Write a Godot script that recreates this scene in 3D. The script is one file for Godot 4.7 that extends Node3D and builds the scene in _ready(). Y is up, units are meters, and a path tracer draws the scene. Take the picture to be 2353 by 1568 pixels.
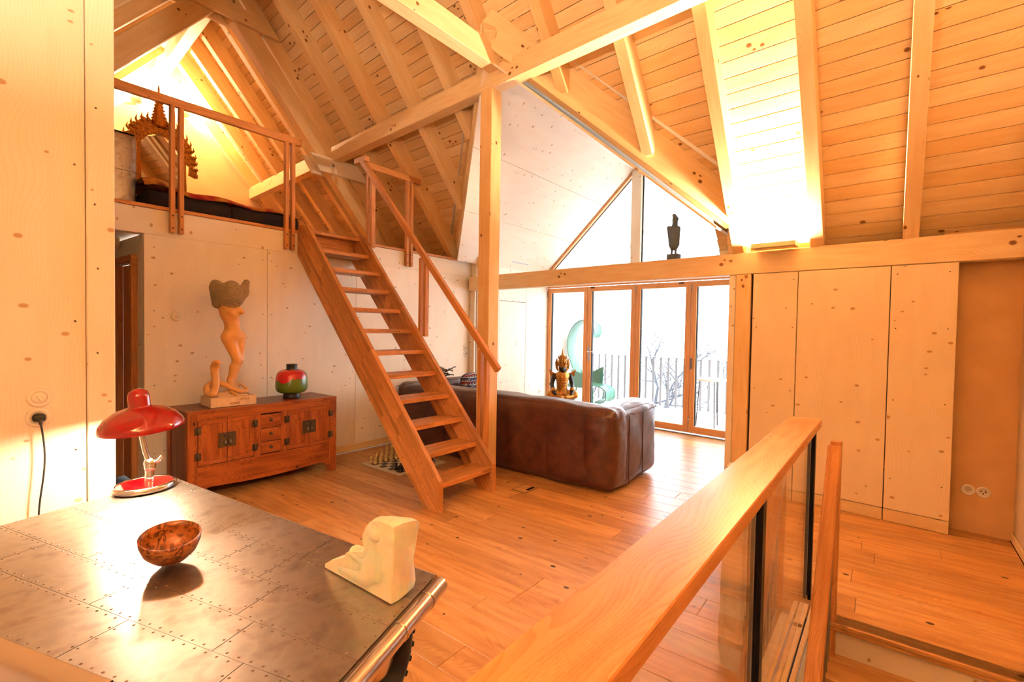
extends Node3D
# A timber-roofed attic living room. Metres, y up. World x runs along the back wall, z along the floor boards.
# The window wall, the plate, the purlin and the ridge run 5.2 degrees askew: S(a, y, t) places things in that frame.

var M := {}
var names := {}
var rng := RandomNumberGenerator.new()
const SKEW := -0.09067
const UB := Vector3(0.09055, 0.0, -0.99589)
const NB := Vector3(0.99589, 0.0, 0.09055)
const WARM := Color(1.0, 0.885, 0.745)


func S(a: float, y: float, t: float) -> Vector3:
	return Vector3(4.927 + a + t * 0.09055, y, -0.007 - t * 0.99589)


func tz(z: float) -> float:
	return -(z + 0.007) / 0.99589


func az(x: float, z: float) -> float:
	return x - 4.927 - tz(z) * 0.09055


class MB:
	var v := PackedVector3Array()
	var n := PackedVector3Array()
	var uv := PackedVector2Array()

	func tri(a: Vector3, b: Vector3, c: Vector3, na: Vector3, nb: Vector3, nc: Vector3, ua: Vector2, ub: Vector2, uc: Vector2) -> void:
		if (b - a).cross(c - a).dot(na + nb + nc) > 0.0:
			v.append(a); v.append(c); v.append(b)
			n.append(na); n.append(nc); n.append(nb)
			uv.append(ua); uv.append(uc); uv.append(ub)
		else:
			v.append(a); v.append(b); v.append(c)
			n.append(na); n.append(nb); n.append(nc)
			uv.append(ua); uv.append(ub); uv.append(uc)

	func flat(a: Vector3, b: Vector3, c: Vector3, nn: Vector3, ua := Vector2.ZERO, ub := Vector2.ZERO, uc := Vector2.ZERO) -> void:
		tri(a, b, c, nn, nn, nn, ua, ub, uc)

	func quad(a: Vector3, b: Vector3, c: Vector3, d: Vector3, nn: Vector3, ua := Vector2.ZERO, ub := Vector2.ZERO, uc := Vector2.ZERO, ud := Vector2.ZERO) -> void:
		flat(a, b, c, nn, ua, ub, uc)
		flat(a, c, d, nn, ua, uc, ud)

	func box(size: Vector3, xf := Transform3D(), ch := 0.0, ax := 0, off := Vector2.ZERO) -> void:
		var h := size * 0.5
		ch = minf(ch, minf(h.x, minf(h.y, h.z)) * 0.8)
		var bs := xf.basis.orthonormalized()
		for i in 3:
			var j := (i + 1) % 3
			var k := (i + 2) % 3
			for s in [-1.0, 1.0]:
				var nn := Vector3.ZERO
				nn[i] = s
				var p: Array[Vector3] = []
				var q: Array[Vector2] = []
				for c in [[-1.0, -1.0], [1.0, -1.0], [1.0, 1.0], [-1.0, 1.0]]:
					var w := Vector3.ZERO
					w[i] = h[i] * s
					w[j] = (h[j] - ch) * c[0]
					w[k] = (h[k] - ch) * c[1]
					p.append(xf * w)
					if i == ax:
						q.append(Vector2(w[(ax + 1) % 3], w[(ax + 2) % 3]) + off)
					else:
						var o := 3 - ax - i
						q.append(Vector2(w[ax], w[o] + float(i) * 0.131 + s * 0.071) + off)
				quad(p[0], p[1], p[2], p[3], bs * nn, q[0], q[1], q[2], q[3])
				if ch > 0.0:
					# the chamfer towards +-j
					for r in [-1.0, 1.0]:
						var n2 := Vector3.ZERO
						n2[i] = s
						n2[j] = r
						var e: Array[Vector3] = []
						for c in [[0, -1.0], [1, -1.0], [1, 1.0], [0, 1.0]]:
							var w := Vector3.ZERO
							w[i] = (h[i] - (ch if c[0] else 0.0)) * s
							w[j] = (h[j] - (0.0 if c[0] else ch)) * r
							w[k] = (h[k] - ch) * c[1]
							e.append(w)
						var qq: Array[Vector2] = []
						for w in e:
							qq.append(Vector2(w[ax], w[(ax + 1) % 3] + w[(ax + 2) % 3]) + off)
						quad(xf * e[0], xf * e[1], xf * e[2], xf * e[3], bs * n2.normalized(), qq[0], qq[1], qq[2], qq[3])
		if ch > 0.0:
			for sx in [-1.0, 1.0]:
				for sy in [-1.0, 1.0]:
					for sz in [-1.0, 1.0]:
						var s := Vector3(sx, sy, sz)
						var a := (h - Vector3(0, ch, ch)) * s
						var b := (h - Vector3(ch, 0, ch)) * s
						var c := (h - Vector3(ch, ch, 0)) * s
						flat(xf * a, xf * b, xf * c, bs * s.normalized(), off, off, off)

	func lathe(prof: Array, seg := 24, xf := Transform3D(), sx := 1.0, sz := 1.0) -> void:
		# prof: Vector2(radius, height); a repeated point makes a sharp edge
		var m := prof.size()
		for i in m - 1:
			var a: Vector2 = prof[i]
			var b: Vector2 = prof[i + 1]
			if a.is_equal_approx(b):
				continue
			var d := b - a
			var na := Vector2(d.y, -d.x).normalized()
			var nb := na
			if i > 0 and not (prof[i - 1] as Vector2).is_equal_approx(a):
				var e: Vector2 = a - prof[i - 1]
				na = (na + Vector2(e.y, -e.x).normalized()).normalized()
			if i + 2 < m and not (prof[i + 2] as Vector2).is_equal_approx(b):
				var e: Vector2 = prof[i + 2] - b
				nb = (nb + Vector2(e.y, -e.x).normalized()).normalized()
			for s in seg:
				var t0 := TAU * s / seg
				var t1 := TAU * (s + 1) / seg
				var d0 := Vector3(cos(t0) * sx, 0, sin(t0) * sz)
				var d1 := Vector3(cos(t1) * sx, 0, sin(t1) * sz)
				var p00 := xf * (d0 * a.x + Vector3(0, a.y, 0))
				var p01 := xf * (d1 * a.x + Vector3(0, a.y, 0))
				var p10 := xf * (d0 * b.x + Vector3(0, b.y, 0))
				var p11 := xf * (d1 * b.x + Vector3(0, b.y, 0))
				var bs := xf.basis
				var n00 := (bs * (Vector3(cos(t0), 0, sin(t0)) * na.x + Vector3(0, na.y, 0))).normalized()
				var n01 := (bs * (Vector3(cos(t1), 0, sin(t1)) * na.x + Vector3(0, na.y, 0))).normalized()
				var n10 := (bs * (Vector3(cos(t0), 0, sin(t0)) * nb.x + Vector3(0, nb.y, 0))).normalized()
				var n11 := (bs * (Vector3(cos(t1), 0, sin(t1)) * nb.x + Vector3(0, nb.y, 0))).normalized()
				var u0 := t0 / TAU
				var u1 := t1 / TAU
				if a.x > 1e-6:
					tri(p00, p01, p11, n00, n01, n11, Vector2(u0, a.y), Vector2(u1, a.y), Vector2(u1, b.y))
				if b.x > 1e-6:
					tri(p00, p11, p10, n00, n11, n10, Vector2(u0, a.y), Vector2(u1, b.y), Vector2(u0, b.y))

	func tube(pts: Array, rad, seg := 8, flatten := 1.0, up0 := Vector3.ZERO) -> void:
		# a swept round bar; rad is a number or one for each point; flatten squeezes it along its frame's second axis
		var m := pts.size()
		var up := up0
		if up == Vector3.ZERO:
			var d0: Vector3 = (pts[1] - pts[0]).normalized()
			up = Vector3.UP if absf(d0.y) < 0.9 else Vector3.RIGHT
		var rings := []
		var norms := []
		for i in m:
			var d: Vector3 = (pts[mini(i + 1, m - 1)] - pts[maxi(i - 1, 0)]).normalized()
			var side := d.cross(up).normalized()
			up = side.cross(d).normalized()
			var r: float = rad[i] if rad is Array else rad
			var ring: Array[Vector3] = []
			var nor: Array[Vector3] = []
			for s in seg:
				var t := TAU * s / seg
				ring.append(pts[i] + side * cos(t) * r + up * sin(t) * r * flatten)
				nor.append((side * cos(t) * flatten + up * sin(t)).normalized())
			rings.append(ring)
			norms.append(nor)
		var run := 0.0
		for i in m - 1:
			var step: float = (pts[i + 1] - pts[i]).length()
			for s in seg:
				var s1 := (s + 1) % seg
				var ua := Vector2(run, float(s) / seg)
				var ub := Vector2(run, float(s + 1) / seg)
				var uc := Vector2(run + step, float(s + 1) / seg)
				var ud := Vector2(run + step, float(s) / seg)
				tri(rings[i][s], rings[i][s1], rings[i + 1][s1], norms[i][s], norms[i][s1], norms[i + 1][s1], ua, ub, uc)
				tri(rings[i][s], rings[i + 1][s1], rings[i + 1][s], norms[i][s], norms[i + 1][s1], norms[i + 1][s], ua, uc, ud)
			run += step
		for e in [0, m - 1]:
			var nn: Vector3 = (pts[0] - pts[1]).normalized() if e == 0 else (pts[m - 1] - pts[m - 2]).normalized()
			for s in seg - 2:
				flat(rings[e][0], rings[e][s + 1], rings[e][s + 2], nn)

	func prism(poly: PackedVector2Array, depth: float, xf := Transform3D(), off := Vector2.ZERO, along_y := false) -> void:
		# a flat outline in local x and y given a thickness along local z
		var ix := Geometry2D.triangulate_polygon(poly)
		var bs := xf.basis.orthonormalized()
		var f := func(q: Vector2) -> Vector2: return (Vector2(q.y, q.x) if along_y else q) + off
		for s in [-0.5, 0.5]:
			for i in range(0, ix.size(), 3):
				var a := poly[ix[i]]
				var b := poly[ix[i + 1]]
				var c := poly[ix[i + 2]]
				flat(xf * Vector3(a.x, a.y, s * depth), xf * Vector3(b.x, b.y, s * depth), xf * Vector3(c.x, c.y, s * depth), bs * Vector3(0, 0, signf(s)), f.call(a), f.call(b), f.call(c))
		var cw := Geometry2D.is_polygon_clockwise(poly)
		for i in poly.size():
			var a := poly[i]
			var b := poly[(i + 1) % poly.size()]
			var d := (b - a).normalized()
			var o := Vector2(d.y, -d.x) * (-1.0 if cw else 1.0)
			quad(xf * Vector3(a.x, a.y, -depth * 0.5), xf * Vector3(b.x, b.y, -depth * 0.5), xf * Vector3(b.x, b.y, depth * 0.5), xf * Vector3(a.x, a.y, depth * 0.5), bs * Vector3(o.x, o.y, 0), f.call(a), f.call(b), f.call(b) + Vector2(0, depth), f.call(a) + Vector2(0, depth))

	func patch(f: Callable, nu: int, nv: int, flip := false) -> void:
		# a smooth sheet: f(u, v) for u and v from 0 to 1
		var P := []
		for i in nu + 1:
			var row: Array[Vector3] = []
			for j in nv + 1:
				row.append(f.call(float(i) / nu, float(j) / nv))
			P.append(row)
		var N := []
		for i in nu + 1:
			var row: Array[Vector3] = []
			for j in nv + 1:
				var du: Vector3 = P[mini(i + 1, nu)][j] - P[maxi(i - 1, 0)][j]
				var dv: Vector3 = P[i][mini(j + 1, nv)] - P[i][maxi(j - 1, 0)]
				var nn := du.cross(dv).normalized()
				row.append(-nn if flip else nn)
			N.append(row)
		for i in nu:
			for j in nv:
				var ua := Vector2(float(i) / nu, float(j) / nv)
				var ub := Vector2(float(i + 1) / nu, float(j) / nv)
				var uc := Vector2(float(i + 1) / nu, float(j + 1) / nv)
				var ud := Vector2(float(i) / nu, float(j + 1) / nv)
				tri(P[i][j], P[i + 1][j], P[i + 1][j + 1], N[i][j], N[i + 1][j], N[i + 1][j + 1], ua, ub, uc)
				tri(P[i][j], P[i + 1][j + 1], P[i][j + 1], N[i][j], N[i + 1][j + 1], N[i][j + 1], ua, uc, ud)

	func rbox(size: Vector3, r: float, div: int, xf := Transform3D(), bulge := 0.0, wave = null) -> void:
		# a soft block: rounded edges, faces that swell, an optional displacement wave(p, n) -> Vector3
		var h := size * 0.5
		for i in 3:
			var j := (i + 1) % 3
			var k := (i + 2) % 3
			for s in [-1.0, 1.0]:
				var f := func(u: float, w: float) -> Vector3:
					var q := Vector3.ZERO
					q[i] = s
					q[j] = u * 2.0 - 1.0
					q[k] = w * 2.0 - 1.0
					# spend more rows near the edges
					q[j] = signf(q[j]) * (1.0 - pow(1.0 - absf(q[j]), 1.6))
					q[k] = signf(q[k]) * (1.0 - pow(1.0 - absf(q[k]), 1.6))
					var p := q * h
					var inner := Vector3(clampf(p.x, -h.x + r, h.x - r), clampf(p.y, -h.y + r, h.y - r), clampf(p.z, -h.z + r, h.z - r))
					var d := p - inner
					var out := d.normalized()
					p = inner + out * r
					var b := bulge * (1.0 - q[j] * q[j]) * (1.0 - q[k] * q[k])
					p += out * b
					if wave != null:
						p += wave.call(p, out)
					return xf * p
				patch(f, div, div, s < 0.0)

	func nets(bones: Array, cell: float, kk: float, cuts: Array = []) -> void:
		# a body: tapered capsules [a, b, ra, rb] joined by a smooth minimum, meshed as surface nets; cuts are [normal, distance]
		var lo := Vector3.INF
		var hi := -Vector3.INF
		for b in bones:
			var r: float = maxf(b[2], b[3]) + cell * 3.0 + kk * 0.5
			for e in [b[0], b[1]]:
				lo = lo.min(e - Vector3.ONE * r)
				hi = hi.max(e + Vector3.ONE * r)
		var dim := Vector3i(((hi - lo) / cell).ceil()) + Vector3i.ONE
		var nx := dim.x
		var ny := dim.y
		var nz := dim.z
		var F := PackedFloat32Array()
		F.resize(nx * ny * nz)
		F.fill(1.0)
		for b in bones:
			var a: Vector3 = b[0]
			var e: Vector3 = b[1]
			var ra: float = b[2]
			var rb: float = b[3]
			var m: float = maxf(ra, rb) + cell * 2.5 + kk
			var l := Vector3i(((a.min(e) - Vector3.ONE * m - lo) / cell).floor()).clamp(Vector3i.ZERO, dim - Vector3i.ONE)
			var u := Vector3i(((a.max(e) + Vector3.ONE * m - lo) / cell).ceil()).clamp(Vector3i.ZERO, dim - Vector3i.ONE)
			var ae := e - a
			var inv := 1.0 / maxf(ae.length_squared(), 1e-9)
			for z in range(l.z, u.z + 1):
				for y in range(l.y, u.y + 1):
					var at := (z * ny + y) * nx
					for x in range(l.x, u.x + 1):
						var p := lo + Vector3(x, y, z) * cell
						var t := clampf((p - a).dot(ae) * inv, 0.0, 1.0)
						var d := (p - a - ae * t).length() - (ra + (rb - ra) * t)
						var f := F[at + x]
						var hh := maxf(kk - absf(f - d), 0.0) / kk
						F[at + x] = minf(f, d) - hh * hh * kk * 0.25
		for c in cuts:
			for z in nz:
				for y in ny:
					var at := (z * ny + y) * nx
					for x in nx:
						var p := lo + Vector3(x, y, z) * cell
						F[at + x] = maxf(F[at + x], (c[0] as Vector3).dot(p) - float(c[1]))
		var id := PackedInt32Array()
		id.resize(nx * ny * nz)
		id.fill(-1)
		var P := PackedVector3Array()
		var N := PackedVector3Array()
		var ofs := PackedInt32Array([0, 1, nx, nx + 1, nx * ny, nx * ny + 1, nx * ny + nx, nx * ny + nx + 1])
		var edges := [[0, 1], [2, 3], [4, 5], [6, 7], [0, 2], [1, 3], [4, 6], [5, 7], [0, 4], [1, 5], [2, 6], [3, 7]]
		for z in nz - 1:
			for y in ny - 1:
				var at := (z * ny + y) * nx
				for x in nx - 1:
					var b := at + x
					var first := F[b] < 0.0
					var same := true
					for o in 8:
						if (F[b + ofs[o]] < 0.0) != first:
							same = false
							break
					if same:
						continue
					var sum := Vector3.ZERO
					var cnt := 0
					var g := Vector3.ZERO
					for o in 8:
						var f := F[b + ofs[o]]
						g += Vector3(f if o & 1 else -f, f if o & 2 else -f, f if o & 4 else -f)
					for e in edges:
						var f0 := F[b + ofs[e[0]]]
						var f1 := F[b + ofs[e[1]]]
						if (f0 < 0.0) != (f1 < 0.0):
							var t := f0 / (f0 - f1)
							var p0 := Vector3(e[0] & 1, (e[0] >> 1) & 1, e[0] >> 2)
							var p1 := Vector3(e[1] & 1, (e[1] >> 1) & 1, e[1] >> 2)
							sum += p0.lerp(p1, t)
							cnt += 1
					id[b] = P.size()
					P.append(lo + (Vector3(x, y, z) + sum / cnt) * cell)
					N.append(g.normalized())
		var steps := PackedInt32Array([1, nx, nx * ny])
		for z in range(1, nz - 1):
			for y in range(1, ny - 1):
				var at := (z * ny + y) * nx
				for x in range(1, nx - 1):
					var b := at + x
					for i in 3:
						if (F[b] < 0.0) == (F[b + steps[i]] < 0.0):
							continue
						var j := steps[(i + 1) % 3]
						var k := steps[(i + 2) % 3]
						var q0 := id[b]
						var q1 := id[b - j]
						var q2 := id[b - j - k]
						var q3 := id[b - k]
						if mini(mini(q0, q1), mini(q2, q3)) < 0:
							continue
						tri(P[q0], P[q1], P[q2], N[q0], N[q1], N[q2], Vector2.ZERO, Vector2.ZERO, Vector2.ZERO)
						tri(P[q0], P[q2], P[q3], N[q0], N[q2], N[q3], Vector2.ZERO, Vector2.ZERO, Vector2.ZERO)

	func mesh() -> ArrayMesh:
		var arr := []
		arr.resize(Mesh.ARRAY_MAX)
		arr[Mesh.ARRAY_VERTEX] = v
		arr[Mesh.ARRAY_NORMAL] = n
		arr[Mesh.ARRAY_TEX_UV] = uv
		var m := ArrayMesh.new()
		m.add_surface_from_arrays(Mesh.PRIMITIVE_TRIANGLES, arr)
		return m


func numbered(called: String) -> String:
	var k: int = names.get(called, 0)
	names[called] = k + 1
	return called if k == 0 else "%s_%03d" % [called, k]


func put(mb, called: String, mat: Material, parent: Node = null) -> MeshInstance3D:
	var o := MeshInstance3D.new()
	o.mesh = mb.mesh() if mb is MB else mb
	o.material_override = mat
	if parent == null:
		o.name = numbered(called)
		add_child(o)
	else:
		o.name = called
		parent.add_child(o, true)
	return o


func thing(called: String, label: String, category: String, at := Vector3.ZERO, turn := 0.0, group := "") -> Node3D:
	var o := Node3D.new()
	o.name = numbered(called)
	add_child(o)
	o.position = at
	o.rotation.y = turn
	return tag(o, label, category, group)


func tag(o: Node3D, label: String, category := "", group := "", kind := "") -> Node3D:
	if label:
		o.set_meta("label", label)
	if category:
		o.set_meta("category", category)
	if group:
		o.set_meta("group", group)
	if kind:
		o.set_meta("kind", kind)
	return o


func part(called: String, parent: Node) -> Node3D:
	var o := Node3D.new()
	o.name = called
	parent.add_child(o, true)
	return o


func struct(called: String, label: String, category := "") -> Node3D:
	var o := Node3D.new()
	o.name = numbered(called)
	add_child(o)
	return tag(o, label, category, "", "structure")


func roff() -> Vector2:
	return Vector2(rng.randf() * 7.0, rng.randf() * 3.0)


func at(p: Vector3, turn := 0.0) -> Transform3D:
	return Transform3D(Basis(Vector3.UP, turn), p)


func wbox(called: String, size: Vector3, p: Vector3, mat: Material, parent: Node, ax := 0, turn := 0.0, ch := 0.004) -> MeshInstance3D:
	# a wooden block with the grain along its own axis ax
	var mb := MB.new()
	mb.box(size, Transform3D(), ch, ax, roff())
	var o := put(mb, called, mat, parent)
	o.transform = at(p, turn)
	return o


func beam(called: String, p0: Vector3, p1: Vector3, w: float, h: float, mat: Material, parent: Node, up := Vector3.UP, ch := 0.005) -> MeshInstance3D:
	# a bar from p0 to p1: w across, h along up
	var x := (p1 - p0).normalized()
	var z := x.cross(up).normalized()
	var y := z.cross(x)
	var mb := MB.new()
	mb.box(Vector3((p1 - p0).length(), h, w), Transform3D(), ch, 0, roff())
	var o := put(mb, called, mat, parent)
	o.transform = Transform3D(Basis(x, y, z), (p0 + p1) * 0.5)
	return o


func lin(r: float, g: float, b: float) -> Color:
	return Color(r, g, b).linear_to_srgb()


func mat(c: Color, rough := 0.6, metal := 0.0, tex: Texture2D = null, scale := Vector2.ONE, spec := 0.5) -> StandardMaterial3D:
	var m := StandardMaterial3D.new()
	m.albedo_color = c
	m.roughness = rough
	m.metallic = metal
	m.metallic_specular = spec
	if tex:
		m.albedo_texture = tex
		m.uv1_scale = Vector3(scale.x, scale.y, 1.0)
	return m


func wood_tex(w: int, h: int, light: Color, dark: Color, knot: Color, rings: float, warp: float, knots: int, ksize: float, sd: int, contrast := 1.0, streak := 0.3) -> ImageTexture:
	# flat-sawn wood, grain along u; repeats both ways
	var r := RandomNumberGenerator.new()
	r.seed = sd
	var nz := FastNoiseLite.new()
	nz.seed = sd
	nz.noise_type = FastNoiseLite.TYPE_SIMPLEX
	nz.fractal_type = FastNoiseLite.FRACTAL_NONE
	nz.frequency = 1.0
	var disp := PackedFloat32Array()
	var kn := PackedFloat32Array()
	disp.resize(w * h)
	kn.resize(w * h)
	for i in knots:
		var cx := r.randi_range(0, w - 1)
		var cy := r.randi_range(0, h - 1)
		var s := ksize * r.randf_range(0.35, 1.0) * h
		var rx := s * r.randf_range(1.0, 1.5) * w / (h * 4.0)
		var ry := s
		var R := 4
		for y in range(int(-ry * R), int(ry * R) + 1):
			for x in range(int(-rx * R * 1.6), int(rx * R * 1.6) + 1):
				var q := posmod(cy + y, h) * w + posmod(cx + x, w)
				var ex := x / rx
				var ey := y / ry
				var e := sqrt(ex * ex + ey * ey)
				var wide := ex * ex * 0.16 + ey * ey * 0.5
				disp[q] += signf(y) * exp(-wide) * (ry / h) * 1.0
				if e < 1.5:
					kn[q] = maxf(kn[q], clampf((1.35 - e) * 1.9, 0.0, 1.0))
	var buf := PackedByteArray()
	buf.resize(w * h * 3)
	var cs := PackedFloat32Array()
	var sn := PackedFloat32Array()
	for x in w:
		cs.append(cos(TAU * x / w))
		sn.append(sin(TAU * x / w))
	for y in h:
		var v := float(y) / h
		for x in w:
			var q := y * w + x
			var c := cs[x]
			var s := sn[x]
			var vv := v - disp[q]
			var a := nz.get_noise_3d(c * 0.55, s * 0.55, vv * 3.0)
			var g := vv * rings + a * warp
			var f := g - floorf(g)
			var line := f * f * f
			var fib := nz.get_noise_3d(c * 9.0 + 40.0, s * 9.0, v * 190.0)
			var br := nz.get_noise_3d(c * 0.8 - 30.0, s * 0.8, v * 9.0)
			var t := clampf((line * 0.62 + fib * 0.16 + br * streak + 0.14) * contrast, 0.0, 1.0)
			var k := kn[q]
			var cr := lerpf(light.r, dark.r, t)
			var cg := lerpf(light.g, dark.g, t)
			var cb := lerpf(light.b, dark.b, t)
			buf[q * 3] = int(clampf(lerpf(cr, knot.r, k), 0.0, 1.0) * 255.0)
			buf[q * 3 + 1] = int(clampf(lerpf(cg, knot.g, k), 0.0, 1.0) * 255.0)
			buf[q * 3 + 2] = int(clampf(lerpf(cb, knot.b, k), 0.0, 1.0) * 255.0)
	return ImageTexture.create_from_image(Image.create_from_data(w, h, false, Image.FORMAT_RGB8, buf))


func stave_tex(w: int, h: int, base: ImageTexture, rows: int, sd: int, amount: float) -> ImageTexture:
	# glued staves: rows of short lengths cut from the base board, each with a tone of its own
	var r := RandomNumberGenerator.new()
	r.seed = sd
	var src := base.get_image()
	var im := Image.create(w, h, false, Image.FORMAT_RGB8)
	var rh := h / rows
	for row in rows:
		var x := 0
		while x < w:
			var l := mini(int(r.randf_range(0.13, 0.34) * w), w - x)
			if w - x - l < w * 0.08:
				l = w - x
			var sx := r.randi_range(0, src.get_width() - l)
			var sy := r.randi_range(0, src.get_height() - rh)
			var piece := src.get_region(Rect2i(sx, sy, l, rh))
			var k := 1.0 + r.randf_range(-amount, amount * 0.6)
			var data := piece.get_data()
			for i in data.size():
				data[i] = mini(255, int(data[i] * k))
			piece = Image.create_from_data(l, rh, false, Image.FORMAT_RGB8, data)
			im.blit_rect(piece, Rect2i(0, 0, l, rh), Vector2i(x, row * rh))
			x += l
	return ImageTexture.create_from_image(im)


func noise_tex(freq: float, cols: Array, size := 256, octaves := 4, sd := 1, kind := FastNoiseLite.TYPE_SIMPLEX_SMOOTH) -> NoiseTexture2D:
	var nz := FastNoiseLite.new()
	nz.noise_type = kind
	nz.seed = sd
	nz.frequency = freq
	nz.fractal_octaves = octaves
	var t := NoiseTexture2D.new()
	t.width = size
	t.height = size
	t.seamless = true
	t.noise = nz
	if cols:
		var g := Gradient.new()
		g.offsets = PackedFloat32Array(range(cols.size()).map(func(i): return float(i) / (cols.size() - 1)))
		g.colors = PackedColorArray(cols)
		t.color_ramp = g
	return t


func tri_mat(c: Color, rough: float, tex: Texture2D, scale: float, bump: Texture2D = null, bscale := 1.0, depth := 0.1) -> StandardMaterial3D:
	var m := mat(c, rough)
	m.uv1_triplanar = true
	m.uv1_scale = Vector3.ONE * scale
	m.albedo_texture = tex
	if bump:
		m.heightmap_enabled = true
		m.heightmap_texture = bump
		m.heightmap_scale = depth
	return m


func _ready() -> void:
	rng.seed = 7
	# ---- camera
	var cam := Camera3D.new()
	cam.name = "camera"
	cam.fov = 69.99
	cam.near = 0.05
	add_child(cam)
	cam.transform = Transform3D(Basis(Vector3(0.612944, 0.016799, 0.789947), Vector3(0.010262, 0.999520, -0.029219), Vector3(-0.790059, 0.026017, 0.612478)), Vector3(0, 1.5, 0))
	cam.current = true
	# ---- sky: bright overcast winter day
	var env := Environment.new()
	env.tonemap_mode = Environment.TONE_MAPPER_LINEAR
	env.tonemap_exposure = 3.2
	env.background_mode = Environment.BG_SKY
	var sk := ProceduralSkyMaterial.new()
	sk.sky_top_color = Color(0.93, 0.96, 1.0)
	sk.sky_horizon_color = Color(0.96, 0.98, 1.0)
	sk.ground_horizon_color = Color(0.93, 0.95, 1.0)
	sk.ground_bottom_color = Color(0.85, 0.88, 0.93)
	var sky := Sky.new()
	sky.sky_material = sk
	env.sky = sky
	env.background_energy_multiplier = 4.0
	env.sdfgi_enabled = true
	env.ssao_enabled = true
	env.ssil_enabled = true
	var we := WorldEnvironment.new()
	we.name = "environment"
	we.environment = env
	add_child(we)
	# ---- lamps: the uplight on the plate in view, two more of its kind on the plate behind the camera, the loft's two bowls
	uplight(S(-0.075, 2.262, 0.84), SKEW, 1350.0, "shallow wooden uplight on the roof plate beside the dormer")
	uplight(Vector3(-0.87, 2.262, -0.9), SKEW + PI, 900.0, "shallow wooden uplight on the roof plate at the desk")
	uplight(Vector3(-0.93, 2.262, 0.35), SKEW + PI, 600.0, "shallow wooden uplight on the roof plate at the stairhead")
	make_materials()
	floors()
	walls()
	roof()
	dormer()
	windows()
	loft()
	staircase()
	stairwell()
	living()
	cabinet()
	desk()
	outside()


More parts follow.
